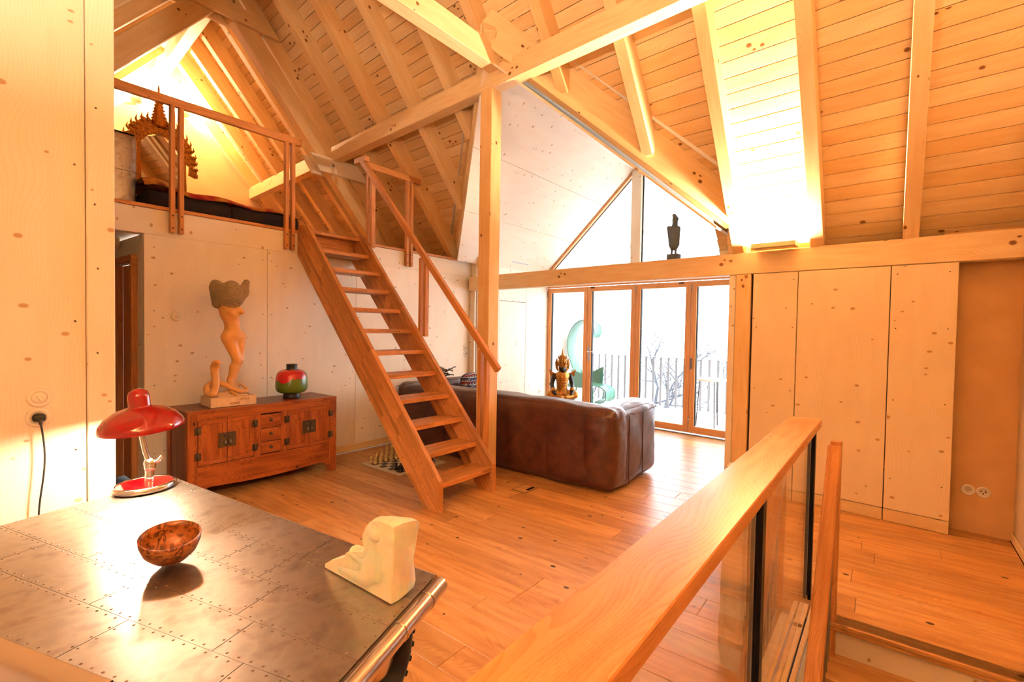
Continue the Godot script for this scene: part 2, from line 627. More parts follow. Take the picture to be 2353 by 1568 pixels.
func make_materials() -> void:
	var spr := wood_tex(1024, 512, Color(0.94, 0.83, 0.65), Color(0.85, 0.68, 0.47), Color(0.50, 0.33, 0.20), 58.0, 4.5, 6, 0.032, 3, 0.72, 0.28)
	var pal := wood_tex(1024, 1024, Color(0.93, 0.88, 0.80), Color(0.88, 0.80, 0.69), Color(0.74, 0.61, 0.48), 90.0, 4.0, 44, 0.013, 5, 0.62, 0.25)
	var oak := wood_tex(1024, 512, Color(0.83, 0.63, 0.41), Color(0.66, 0.45, 0.26), Color(0.27, 0.16, 0.09), 46.0, 5.0, 6, 0.028, 11, 0.8, 0.5)
	var oks := wood_tex(1024, 256, Color(0.80, 0.55, 0.33), Color(0.64, 0.40, 0.21), Color(0.45, 0.27, 0.14), 30.0, 3.0, 1, 0.03, 17, 1.0, 0.35)
	var elm := wood_tex(1024, 512, Color(0.66, 0.35, 0.16), Color(0.44, 0.20, 0.08), Color(0.25, 0.11, 0.05), 22.0, 5.0, 3, 0.02, 23, 0.95, 0.4)
	var oak2 := wood_tex(1024, 256, Color(0.90, 0.70, 0.48), Color(0.78, 0.56, 0.34), Color(0.6, 0.4, 0.22), 40.0, 4.0, 0, 0.02, 71, 0.8, 0.4)
	var stv := stave_tex(1024, 384, oks, 12, 29, 0.13)
	M.tex_oak = oks
	M.spruce = mat(Color(1, 1, 1), 0.62, 0.0, spr, Vector2(0.5, 2.0), 0.35)
	M.spruce_b = mat(Color(0.95, 0.93, 0.90), 0.62, 0.0, spr, Vector2(0.5, 2.0), 0.35)
	M.spruce_c = mat(Color(0.98, 0.94, 0.88), 0.62, 0.0, spr, Vector2(0.5, 2.0), 0.35)
	M.board = [M.spruce, M.spruce_b, M.spruce_c]
	M.pale = mat(Color(1, 1, 1), 0.7, 0.0, pal, Vector2(0.42, 0.84), 0.3)
	M.pale_warm = mat(Color(1.0, 0.95, 0.87), 0.66, 0.0, pal, Vector2(0.42, 0.84), 0.3)
	M.white = mat(Color(1.0, 1.0, 1.01), 0.75, 0.0, pal, Vector2(0.42, 0.84), 0.3)
	M.dark_gap = mat(Color(0.16, 0.10, 0.06), 0.9)
	M.planks = []
	for c in [Color(1, 1, 1), Color(0.93, 0.91, 0.88), Color(1.0, 0.97, 0.92), Color(0.88, 0.84, 0.80)]:
		M.planks.append(mat(c, 0.36, 0.0, oak, Vector2(0.5, 2.0), 0.45))
	M.stair = mat(Color(1, 1, 1), 0.42, 0.0, stv, Vector2(0.55, 2.1), 0.4)
	M.oak = mat(Color(1, 1, 1), 0.42, 0.0, oks, Vector2(0.5, 4.0), 0.4)
	M.oak_rail = mat(Color(0.92, 0.80, 0.70), 0.27, 0.0, oak2, Vector2(0.5, 2.0), 0.5)
	M.larch = mat(Color(1.0, 0.93, 0.90), 0.5, 0.0, oak2, Vector2(0.5, 4.0), 0.4)
	M.elm = mat(Color(1, 1, 1), 0.38, 0.0, elm, Vector2(0.5, 2.0), 0.45)
	M.elm_dark = mat(Color(0.72, 0.70, 0.68), 0.34, 0.0, elm, Vector2(0.5, 2.0), 0.45)
	M.plaster = tri_mat(Color(0.88, 0.70, 0.50), 0.95, noise_tex(0.01, [Color(0.94, 0.92, 0.90), Color(1, 1, 1)], 512, 5, 3), 0.6, noise_tex(0.05, [], 256, 4, 8), 1.0, 0.3)
	M.plaster_light = tri_mat(Color(0.90, 0.80, 0.66), 0.95, noise_tex(0.01, [Color(0.95, 0.94, 0.92), Color(1, 1, 1)], 512, 5, 4), 0.6)
	M.gable = tri_mat(Color(0.88, 0.77, 0.62), 0.95, noise_tex(0.012, [Color(0.96, 0.95, 0.93), Color(1, 1, 1)], 256, 4, 6), 0.5, noise_tex(0.03, [], 256, 3, 9), 1.0, 0.5)
	M.lime = mat(Color(0.90, 0.88, 0.85), 0.9)
	M.steel_black = mat(Color(0.035, 0.033, 0.032), 0.45, 0.6)
	M.steel = mat(Color(0.62, 0.62, 0.63), 0.32, 1.0)
	M.chrome = mat(Color(0.86, 0.86, 0.87), 0.07, 1.0)
	M.bronze = mat(Color(0.36, 0.31, 0.24), 0.42, 0.7)
	M.gasket = mat(Color(0.03, 0.035, 0.04), 0.7)
	M.porcelain = mat(Color(0.90, 0.86, 0.78), 0.25)
	M.black = mat(Color(0.02, 0.02, 0.02), 0.45)
	M.glass = mat(Color(0.96, 0.99, 1.0, 0.04), 0.0)
	M.glass.transparency = BaseMaterial3D.TRANSPARENCY_ALPHA
	M.lamp_glow = mat(Color(1, 1, 1), 0.5)
	M.lamp_glow.emission_enabled = true
	M.lamp_glow.emission = WARM
	M.lamp_glow.emission_energy_multiplier = 6.0
	var lth := noise_tex(0.008, [Color(0.075, 0.028, 0.018), Color(0.13, 0.048, 0.026), Color(0.20, 0.085, 0.042), Color(0.12, 0.042, 0.024)].map(func(c): return c.linear_to_srgb()), 512, 5, 12)
	M.leather = tri_mat(Color(0.68, 0.58, 0.60), 0.34, lth, 1.1, noise_tex(0.09, [], 256, 3, 13, FastNoiseLite.TYPE_CELLULAR), 1.0, 0.06)
	M.leather.metallic_specular = 0.55
	M.gold = tri_mat(Color(1, 1, 1), 0.34, noise_tex(0.06, [Color(0.30, 0.17, 0.06), Color(0.70, 0.46, 0.17), Color(0.86, 0.62, 0.26)], 256, 4, 14), 4.0)
	M.gold.metallic = 0.75
	M.marble = tri_mat(Color(0.94, 0.89, 0.80), 0.45, noise_tex(0.012, [Color(0.94, 0.92, 0.9), Color(1, 1, 1), Color(0.97, 0.95, 0.93)], 256, 5, 15), 3.0)
	M.marble.subsurf_scatter_enabled = true
	M.marble.subsurf_scatter_strength = 0.3
	M.stone = tri_mat(Color(0.80, 0.70, 0.58), 0.8, noise_tex(0.02, [Color(0.80, 0.78, 0.76), Color(1, 1, 1)], 256, 5, 16), 2.0, noise_tex(0.05, [], 256, 4, 17), 1.0, 0.6)
	var alu := noise_tex(0.012, [Color(0.56, 0.53, 0.51), Color(0.68, 0.66, 0.64), Color(0.62, 0.60, 0.58)], 512, 5, 18)
	M.alu = tri_mat(Color(1, 1, 1), 0.34, alu, 1.5, noise_tex(0.012, [], 512, 3, 19), 1.0, 0.03)
	M.alu.metallic = 1.0
	M.alu_roll = mat(Color(0.80, 0.76, 0.73), 0.2, 0.95)
	M.rivet = mat(Color(0.50, 0.45, 0.41), 0.35, 0.9)
	M.red = mat(Color(0.58, 0.0, 0.02), 0.16)
	M.red.clearcoat_enabled = true
	M.red.clearcoat = 0.6
	M.red.clearcoat_roughness = 0.05


func uplight(p: Vector3, turn: float, power: float, label: String) -> void:
	# a shallow box open at the top, with a glowing strip inside
	var o := thing("uplight", label, "lamp", p, turn, "uplights on the roof plates")
	var body := mat(Color(0.80, 0.70, 0.54), 0.5)
	var mb := MB.new()
	mb.box(Vector3(0.15, 0.008, 0.36), at(Vector3(0, 0.004, 0)), 0.002)
	mb.box(Vector3(0.008, 0.045, 0.36), at(Vector3(-0.071, 0.0225, 0)), 0.002)
	mb.box(Vector3(0.008, 0.045, 0.36), at(Vector3(0.071, 0.0225, 0)), 0.002)
	mb.box(Vector3(0.142, 0.045, 0.008), at(Vector3(0, 0.0225, 0.176)), 0.002)
	mb.box(Vector3(0.142, 0.045, 0.008), at(Vector3(0, 0.0225, -0.176)), 0.002)
	put(mb, "housing", body, o)
	var gl := MB.new()
	gl.box(Vector3(0.12, 0.01, 0.33), at(Vector3(0, 0.018, 0)), 0.002)
	var g := mat(Color(1, 1, 1), 0.5)
	g.emission_enabled = true
	g.emission = WARM
	g.emission_energy_multiplier = 8.0
	put(gl, "light_strip", g, o)
	var l := AreaLight3D.new()
	l.name = "light"
	l.area_size = Vector2(0.12, 0.33)
	l.light_color = WARM
	l.light_energy = power * 0.01
	l.area_range = 14.0
	l.area_attenuation = 2.0
	l.shadow_enabled = true
	o.add_child(l)
	l.position = Vector3(0, 0.032, 0)
	l.rotation_degrees = Vector3(90, 0, 0)


func floors() -> void:
	var fl := struct("floor", "oak plank floor with knots and warm oiled finish", "floor")
	# boards of 19 cm run along z; the stairwell is left open
	var wx := 0.19
	var n := 0
	var x := 2.05 - wx * 17
	while x < 7.35:
		var xm := x + wx * 0.5
		var z1 := 0.74
		if xm > 0.2 and xm < 3.02:
			z1 = -0.31
		var z0 := -5.02
		if xm < 1.36:
			z0 = -8.0
		elif xm > 5.4:
			z0 = -4.9
			# the dormer bay ends at its right wall
			z1 = -1.26
		var z := z1
		var k := int(round((x - 2.05) / wx))
		var first := true
		while z > z0 + 0.01:
			var l := rng.randf_range(1.5, 2.3)
			if first:
				l = rng.randf_range(0.4, 2.2)
				first = false
			# the joints the photograph shows
			var known := {0: [-3.32], 1: [-2.765], 6: [-1.54], 8: [-1.705], 10: [-0.04], 12: [0.32], 5: [-3.9]}
			var e := maxf(z - l, z0)
			if e - z0 < 0.5:
				e = z0
			for j in known.get(k, []):
				if z > j + 0.05 and e < j + 0.5 and e > j - 1.2:
					e = j
			var mb := MB.new()
			mb.box(Vector3(wx - 0.0016, 0.02, z - e - 0.0016), Transform3D(), 0.0022, 2, roff())
			var o := put(mb, "plank", M.planks[rng.randi_range(0, 3)], fl)
			o.position = Vector3(xm, -0.01, (z + e) * 0.5)
			z = e
			n += 1
		x += wx
	# the deck below, with the stairwell cut out
	var deck := MB.new()
	deck.box(Vector3(4.5, 0.2, 10.6), at(Vector3(5.35, -0.122, -4.5)))
	deck.box(Vector3(3.0, 0.2, 9.5), at(Vector3(1.65, -0.122, -5.06)))
	deck.box(Vector3(1.4, 0.2, 10.6), at(Vector3(-0.52, -0.122, -4.5)))
	put(deck, "subfloor", M.dark_gap, fl)
	# brass-lidded floor box beside the stair foot
	var fb := thing("floor_box", "square oak lid of a floor outlet beside the stair foot", "floor outlet", Vector3(3.66, 0.0, -2.66))
	var m1 := MB.new()
	m1.box(Vector3(0.19, 0.003, 0.15), at(Vector3(0, 0.0015, 0)), 0.001, 2, roff())
	put(m1, "lid", M.planks[0], fb)
	var m2 := MB.new()
	for s in [[0.0, 0.077, 0.196, 0.004], [0.0, -0.077, 0.196, 0.004], [0.097, 0.0, 0.004, 0.156], [-0.097, 0.0, 0.004, 0.156]]:
		m2.box(Vector3(s[2], 0.004, s[3]), at(Vector3(s[0], 0.002, s[1])))
	put(m2, "frame", M.bronze, fb)
	var m3 := MB.new()
	m3.box(Vector3(0.11, 0.003, 0.034), at(Vector3(0.03, 0.004, 0.045)), 0.001)
	put(m3, "cable_slot", M.steel_black, fb)


func panel_wall(o: Node3D, xs: Array, y0: float, y1: float, z: float, thick: float, m: Material) -> void:
	for i in xs.size() - 1:
		wbox("panel", Vector3(xs[i + 1] - xs[i] - 0.003, y1 - y0, thick), Vector3((xs[i] + xs[i + 1]) * 0.5, (y0 + y1) * 0.5, z - thick * 0.5), m, o, 1, 0.0, 0.0025)


func screws(o: Node3D, pts: Array) -> void:
	var mb := MB.new()
	for p in pts:
		mb.lathe([Vector2(0.0, 0.0012), Vector2(0.0045, 0.0012), Vector2(0.0045, 0.0)], 8, Transform3D(Basis(Vector3.RIGHT, PI / 2), p))
	var s := put(mb, "screw_heads", M.bronze, o)
	s.set_meta("kind", "stuff")


func walls() -> void:
	# ---- back wall below the loft
	var w := struct("wall_back", "pale limewashed spruce panel wall below the loft", "wall")
	panel_wall(w, [1.367, 2.413, 3.462, 4.51, 5.47], 0.0, 2.258, -5.05, 0.06, M.pale)
	var sc := []
	for x in [1.44, 2.37, 2.455, 3.42, 3.505, 4.46, 4.56, 5.42]:
		for y in [0.35, 0.95, 1.6, 2.15]:
			sc.append(Vector3(x, y, -5.049))
	screws(w, sc)
	var bb := struct("baseboard_back", "low spruce baseboard along the pale panel wall", "baseboard")
	wbox("board", Vector3(4.08, 0.085, 0.014), Vector3(3.42, 0.0425, -5.042), M.spruce_b, bb, 0)
	# ---- the return towards the corridor, with an oak door
	var r := struct("wall_return", "limewashed wall end with the oak corridor door", "wall")
	wbox("corner", Vector3(0.06, 2.258, 0.15), Vector3(1.398, 1.129, -5.185), M.pale, r, 1)
	wbox("panel", Vector3(0.06, 2.258, 2.2), Vector3(1.398, 1.129, -6.98), M.pale, r, 1)
	wbox("lintel", Vector3(0.06, 0.22, 0.62), Vector3(1.398, 2.148, -5.57), M.pale, r, 2)
	var d := struct("door_1", "brown oak door with oak frame in the corridor", "door")
	wbox("jamb", Vector3(0.10, 2.04, 0.045), Vector3(1.372, 1.02, -5.245), M.oak, d, 1)
	wbox("jamb", Vector3(0.10, 2.04, 0.045), Vector3(1.372, 1.02, -5.88), M.oak, d, 1)
	wbox("head", Vector3(0.10, 0.05, 0.68), Vector3(1.372, 2.065, -5.56), M.oak, d, 2)
	wbox("leaf", Vector3(0.04, 2.03, 0.60), Vector3(1.44, 1.02, -5.56), M.oak, d, 1)
	# ---- partition behind the desk
	var l := struct("wall_left", "pale spruce panel partition behind the desk", "wall")
	panel_wall(l, [-1.0, -0.36, 0.585], 0.0, 4.4, -2.99, 0.03, M.pale)
	wbox("corner_board", Vector3(0.105, 4.6, 0.05), Vector3(0.638, 2.3, -3.0), M.pale, l, 1)
	wbox("core", Vector3(1.66, 4.4, 0.1), Vector3(-0.17, 2.2, -3.075), M.pale, l, 1)
	screws(l, [Vector3(0.545, 2.22, -2.988), Vector3(0.545, 1.5, -2.988), Vector3(0.545, 0.9, -2.988), Vector3(0.62, 2.5, -2.973), Vector3(0.615, 2.05, -2.973), Vector3(0.625, 1.75, -2.973), Vector3(0.622, 1.35, -2.973)])
	# ---- far end of the corridor and the outer walls that close the room
	var c := struct("wall_corridor", "limewashed wall at the end of the corridor", "wall")
	wbox("panel", Vector3(2.6, 2.26, 0.05), Vector3(0.1, 1.13, -8.05), M.pale, c, 1)
	var west := struct("wall_west", "pale wall under the low roof plate behind the camera", "wall")
	var mw := MB.new()
	mw.box(Vector3(0.12, 2.5, 11.4), Transform3D(Basis(Vector3.UP, SKEW), S(-6.05, 1.12, 4.5)), 0.0, 1)
	put(mw, "panel", M.pale, west)
	beam("roof_plate", S(-5.93, 2.155, -0.9), S(-5.93, 2.155, 9.7), 0.14, 0.2, M.spruce, west)
	var right := struct("wall_right", "light plastered wall beside the stairwell", "wall")
	var mr := MB.new()
	mr.box(Vector3(6.6, 8.6, 0.1), at(Vector3(2.2, 1.6, 0.806)))
	put(mr, "plaster", M.plaster_light, right)
	wbox("skirting", Vector3(2.05, 0.06, 0.014), Vector3(4.05, 0.03, 0.749), M.spruce, right, 0)
	# ---- wardrobe wall under the plate
	var e := struct("wall_wardrobe", "tall pale spruce cupboard doors under the roof plate", "wall")
	var ts := [1.03, 0.655, 0.0, -0.402]
	for i in 3:
		var a: float = ts[i]
		var b: float = ts[i + 1]
		var mb := MB.new()
		mb.box(Vector3(a - b - 0.006, 1.945, 0.022), Transform3D(), 0.003, 1, roff())
		var o := put(mb, "door_panel", M.pale_warm, e)
		o.transform = Transform3D(Basis(Vector3.UP, SKEW - PI / 2), S(0.011, 1.075, (a + b) * 0.5))
		var ms := MB.new()
		ms.box(Vector3(a - b - 0.006, 0.094, 0.022), Transform3D(), 0.002, 0, roff())
		var o2 := put(ms, "plinth", M.spruce_b, e)
		o2.transform = Transform3D(Basis(Vector3.UP, SKEW - PI / 2), S(0.012, 0.05, (a + b) * 0.5))
	var back := MB.new()
	back.box(Vector3(1.5, 2.04, 0.26), Transform3D(Basis(Vector3.UP, SKEW - PI / 2), S(0.165, 1.02, 0.38)), 0.0, 1)
	put(back, "carcass", M.dark_gap, e)
	beam("end_post", S(0.06, 0.0, 1.112), S(0.06, 2.05, 1.112), 0.135, 0.12, M.spruce_c, e, NB)
	beam("end_board", S(0.06, 0.0, 1.215), S(0.06, 2.05, 1.215), 0.062, 0.10, M.pale, e, NB)
	var pts := []
	var scw := MB.new()
	for q in [[0.99, 0], [0.69, 0], [-0.04, 0], [-0.35, 0]]:
		for y in [0.35, 0.98, 1.55, 1.98]:
			scw.lathe([Vector2(0.0, 0.0012), Vector2(0.0045, 0.0012), Vector2(0.0045, 0.0)], 8, Transform3D(Basis(Vector3.UP, SKEW) * Basis(Vector3.BACK, PI / 2), S(0.0, y, q[0])))
	put(scw, "screw_heads", M.bronze, e).set_meta("kind", "stuff")
	# plastered niche at the right
	var nz := struct("wall_niche", "ochre clay plaster wall niche with two round sockets", "wall")
	var mp := MB.new()
	mp.box(Vector3(0.55, 2.3, 0.08), Transform3D(Basis(Vector3.UP, SKEW - PI / 2), S(0.24, 1.15, -0.60)))
	put(mp, "plaster", M.plaster, nz)
	# ---- roof plate over the window bay and the cupboards
	var pl := struct("roof_plate", "long spruce roof plate beam above cupboards and window bay", "beam")
	beam("plate", S(0.07, 2.155, -0.74), S(0.07, 2.155, 5.02), 0.14, 0.205, M.spruce, pl)
	# stub post that carries the valley rafter
	wbox("stub_post", Vector3(0.14, 0.15, 0.145), S(0.07, 2.42, 1.2), M.spruce, pl, 1, SKEW)
	wbox("stub_bracket", Vector3(0.138, 0.09, 0.17), S(0.07, 2.30, 1.18), M.spruce_b, pl, 1, SKEW)
	# ---- corner stud where back wall meets the bay
	var cs := struct("trim_1", "narrow limewashed corner studs beside the window bay", "trim")
	wbox("stud", Vector3(0.03, 2.05, 0.10), Vector3(5.462, 1.025, -4.995), M.pale, cs, 1)
	wbox("stud", Vector3(0.03, 0.3, 0.10), Vector3(5.49, 2.42, -4.995), M.pale, cs, 1)


func roof_y(a: float) -> float:
	return 2.255 - 1.171 * a


func board_y(a: float) -> float:
	return 2.563 - 1.171 * a


func half_bay(a: float) -> float:
	# half the width of the dormer's opening in the roof at depth a
	return clampf((a + 1.69) / 0.745, 0.0, 1.86)


const RAFTERS := [0.055, -0.574, -1.222, -1.875, -2.535, -3.24, -3.88, -4.553, -5.227, -5.865, -6.56, -7.23, -7.88, -8.43, -9.06]


func roof() -> void:
	var ridge := -2.98
	var phi := deg_to_rad(49.62)
	var es := NB * cos(phi) - Vector3.UP * sin(phi)
	var nn := NB * sin(phi) + Vector3.UP * cos(phi)
	var ws := NB * -cos(phi) - Vector3.UP * sin(phi)
	var wn := NB * -sin(phi) + Vector3.UP * cos(phi)
	var bw := 0.122
	var da := bw * cos(phi) / 0.99589
	for side in 2:
		var ce := struct("ceiling_east" if side == 0 else "ceiling_west", "spruce boarded roof slope with rafters above the " + ("window bay" if side == 0 else "desk"), "ceiling")
		var i := 0
		while true:
			var off := (i + 0.5) * da
			if off > (3.22 if side == 0 else 3.1):
				break
			var a := ridge + off
			var y := board_y(a)
			var segs := [[-0.80, 9.75]]
			if side == 0:
				var hb := half_bay(a)
				if hb > 0.15:
					segs = [[-0.80, 3.13 - hb + 0.14], [3.13 + hb - 0.14, 9.75]]
			for s in segs:
				var t: float = s[0]
				while t < s[1] - 0.01:
					var e: float = minf(t + rng.randf_range(3.2, 5.0), s[1])
					if s[1] - e < 1.2:
						e = s[1]
					var mb := MB.new()
					mb.box(Vector3(e - t - 0.003, 0.02, bw - 0.0035), Transform3D(), 0.004, 0, roff())
					var o := put(mb, "board", M.board[rng.randi_range(0, 2)], ce)
					if side == 0:
						o.transform = Transform3D(Basis(UB, nn, UB.cross(nn)), S(a, y, (t + e) * 0.5) + nn * 0.01)
					else:
						o.transform = Transform3D(Basis(UB, wn, UB.cross(wn)), S(ridge - off, y, (t + e) * 0.5) + wn * 0.01)
					t = e
			i += 1
		# rafters lie across, along x
		var dr := Vector3(cos(deg_to_rad(49.5)), -sin(deg_to_rad(49.5)), 0)
		var up := Vector3(sin(deg_to_rad(49.5)), cos(deg_to_rad(49.5)), 0)
		for z in RAFTERS:
			var zc: float = z + 0.05
			var t := tz(zc)
			var a0 := ridge + 0.05
			var a1 := 0.32
			if side == 0:
				var dt := absf(t - 3.13)
				if dt < 1.84:
					a1 = -1.69 + 0.745 * dt - 0.02
				var p0 := S(a0, roof_y(a0), t) + up * 0.1
				var p1 := S(a1, roof_y(a1), t) + up * 0.1
				beam("rafter", p0, p1, 0.10, 0.20, M.board[rng.randi_range(0, 2)], ce, up, 0.003)
			else:
				var p0 := S(2.0 * ridge - a0, roof_y(a0), t) + Vector3(-up.x, up.y, 0) * 0.1
				var p1 := S(2.0 * ridge - 0.15, roof_y(0.15), t) + Vector3(-up.x, up.y, 0) * 0.1
				beam("rafter", p0, p1, 0.10, 0.20, M.board[rng.randi_range(0, 2)], ce, Vector3(-up.x, up.y, 0), 0.003)
		# the roof skin above the boards
		var mb := MB.new()
		for q in ([[-0.95, 1.26], [5.0, 9.9]] if side == 0 else [[-0.95, 9.9]]):
			var pts: Array[Vector3] = []
			for c in [[ridge - 0.02, q[0]], [0.5, q[0]], [0.5, q[1]], [ridge - 0.02, q[1]]]:
				pts.append(skin(side, c[0], c[1]))
			slab(mb, pts, nn if side == 0 else wn, 0.03)
		if side == 0:
			for q in [[1.24, 3.13], [3.13, 5.02]]:
				var av0 := -1.69 + 0.745 * absf(q[0] - 3.13)
				var av1 := -1.69 + 0.745 * absf(q[1] - 3.13)
				var pts: Array[Vector3] = []
				for c in [[ridge - 0.02, q[0]], [av0 + 0.03, q[0]], [av1 + 0.03, q[1]], [ridge - 0.02, q[1]]]:
					pts.append(skin(side, c[0], c[1]))
				slab(mb, pts, nn, 0.03)
		put(mb, "roof_skin", M.dark_gap, ce)
	# ---- ridge, purlin with its post, the tie above the dormer
	var rb := struct("ridge_beam", "spruce ridge beam of the main roof", "beam")
	beam("ridge", S(ridge, 5.60, -0.8), S(ridge, 5.60, 9.72), 0.15, 0.24, M.spruce, rb)
	var pu := struct("purlin", "long spruce purlin carrying the rafters over the living room", "beam")
	beam("purlin", S(-1.469, 3.96, -0.8), S(-1.469, 3.96, 6.44), 0.14, 0.2, M.spruce, pu)
	beam("loft_purlin", S(-1.469, 3.97, 6.62), S(-1.469, 3.97, 9.70), 0.14, 0.215, M.spruce_c, pu)
	beam("west_purlin", S(-4.49, 3.96, -0.8), S(-4.49, 3.96, 9.70), 0.14, 0.2, M.spruce, pu)
	var po := struct("post", "square spruce post under the purlin beside the stair", "post")
	beam("post", Vector3(3.751, 0.0, -3.222), Vector3(3.751, 3.86, -3.222), 0.15, 0.155, M.spruce_c, po, Vector3(1, 0, 0))
	var ti := struct("tie_beam", "spruce tie beam running to the dormer ridge", "beam")
	beam("tie", Vector3(0.75, 4.1, -3.12), Vector3(7.15, 4.1, -3.12), 0.14, 0.2, M.spruce, ti)
	# ---- truss at the loft
	var tr := struct("truss", "heavy spruce truss with bolted collar boards in the loft", "truss")
	var dr2 := Vector3(cos(deg_to_rad(49.5)), -sin(deg_to_rad(49.5)), 0)
	var u2 := Vector3(sin(deg_to_rad(49.5)), cos(deg_to_rad(49.5)), 0)
	var tt := tz(-6.49)
	var ra := S(ridge - 0.07, roof_y(ridge - 0.07), tt) - u2 * 0.165
	beam("truss_rafter", ra, S(0.25, roof_y(0.25), tt) - u2 * 0.165, 0.14, 0.23, M.spruce_b, tr, u2)
	var u3 := Vector3(-u2.x, u2.y, 0)
	beam("truss_rafter", S(ridge + 0.07, roof_y(ridge - 0.07), tt) - u3 * 0.165, S(2 * ridge - 0.1, roof_y(0.1), tt) - u3 * 0.165, 0.14, 0.23, M.spruce_b, tr, u3)
	for z in [-6.395, -6.585]:
		prism_board("collar_board", [Vector2(3.63, 3.885), Vector2(3.77, 3.67), Vector2(5.0, 3.67), Vector2(4.85, 3.885)], z, 0.045, M.pale, tr)
	for s in [-6.39, -6.6]:
		prism_board("apex_board", [Vector2(2.0, 5.18), Vector2(2.12, 5.36), Vector2(3.02, 5.36), Vector2(3.2, 5.18)], s, 0.035, M.spruce_b, tr)
	var bolt := MB.new()
	bolt.lathe([Vector2(0.0, 0.014), Vector2(0.012, 0.012), Vector2(0.02, 0.004), Vector2(0.02, 0.0)], 12, Transform3D(Basis(Vector3.RIGHT, PI / 2), Vector3(3.97, 3.79, -6.372)))
	put(bolt, "bolt", M.steel, tr)


func prism_board(called: String, poly: Array, z: float, thick: float, m: Material, parent: Node) -> void:
	var mb := MB.new()
	mb.prism(PackedVector2Array(poly), thick, at(Vector3(0, 0, z)), roff())
	put(mb, called, m, parent)


func skin(side: int, a: float, t: float) -> Vector3:
	var y := board_y(a) + 0.075
	return S(a if side == 0 else 2.0 * -2.98 - a, y, t)


func slab(mb: MB, p: Array[Vector3], nn: Vector3, th: float) -> void:
	# a flat sheet through the points, thickened along nn
	var q: Array[Vector3] = []
	for c in p:
		q.append(c + nn * th)
	var m := p.size()
	for i in range(1, m - 1):
		mb.flat(p[0], p[i], p[i + 1], -nn)
		mb.flat(q[0], q[i], q[i + 1], nn)
	var mid := Vector3.ZERO
	for c in p:
		mid += c / m
	for i in m:
		var j := (i + 1) % m
		var o := ((p[i] + p[j]) * 0.5 - mid).normalized()
		mb.quad(p[i], p[j], q[j], q[i], o)


func lining(t: float) -> float:
	return 4.06 - 0.877 * absf(t - 3.13)


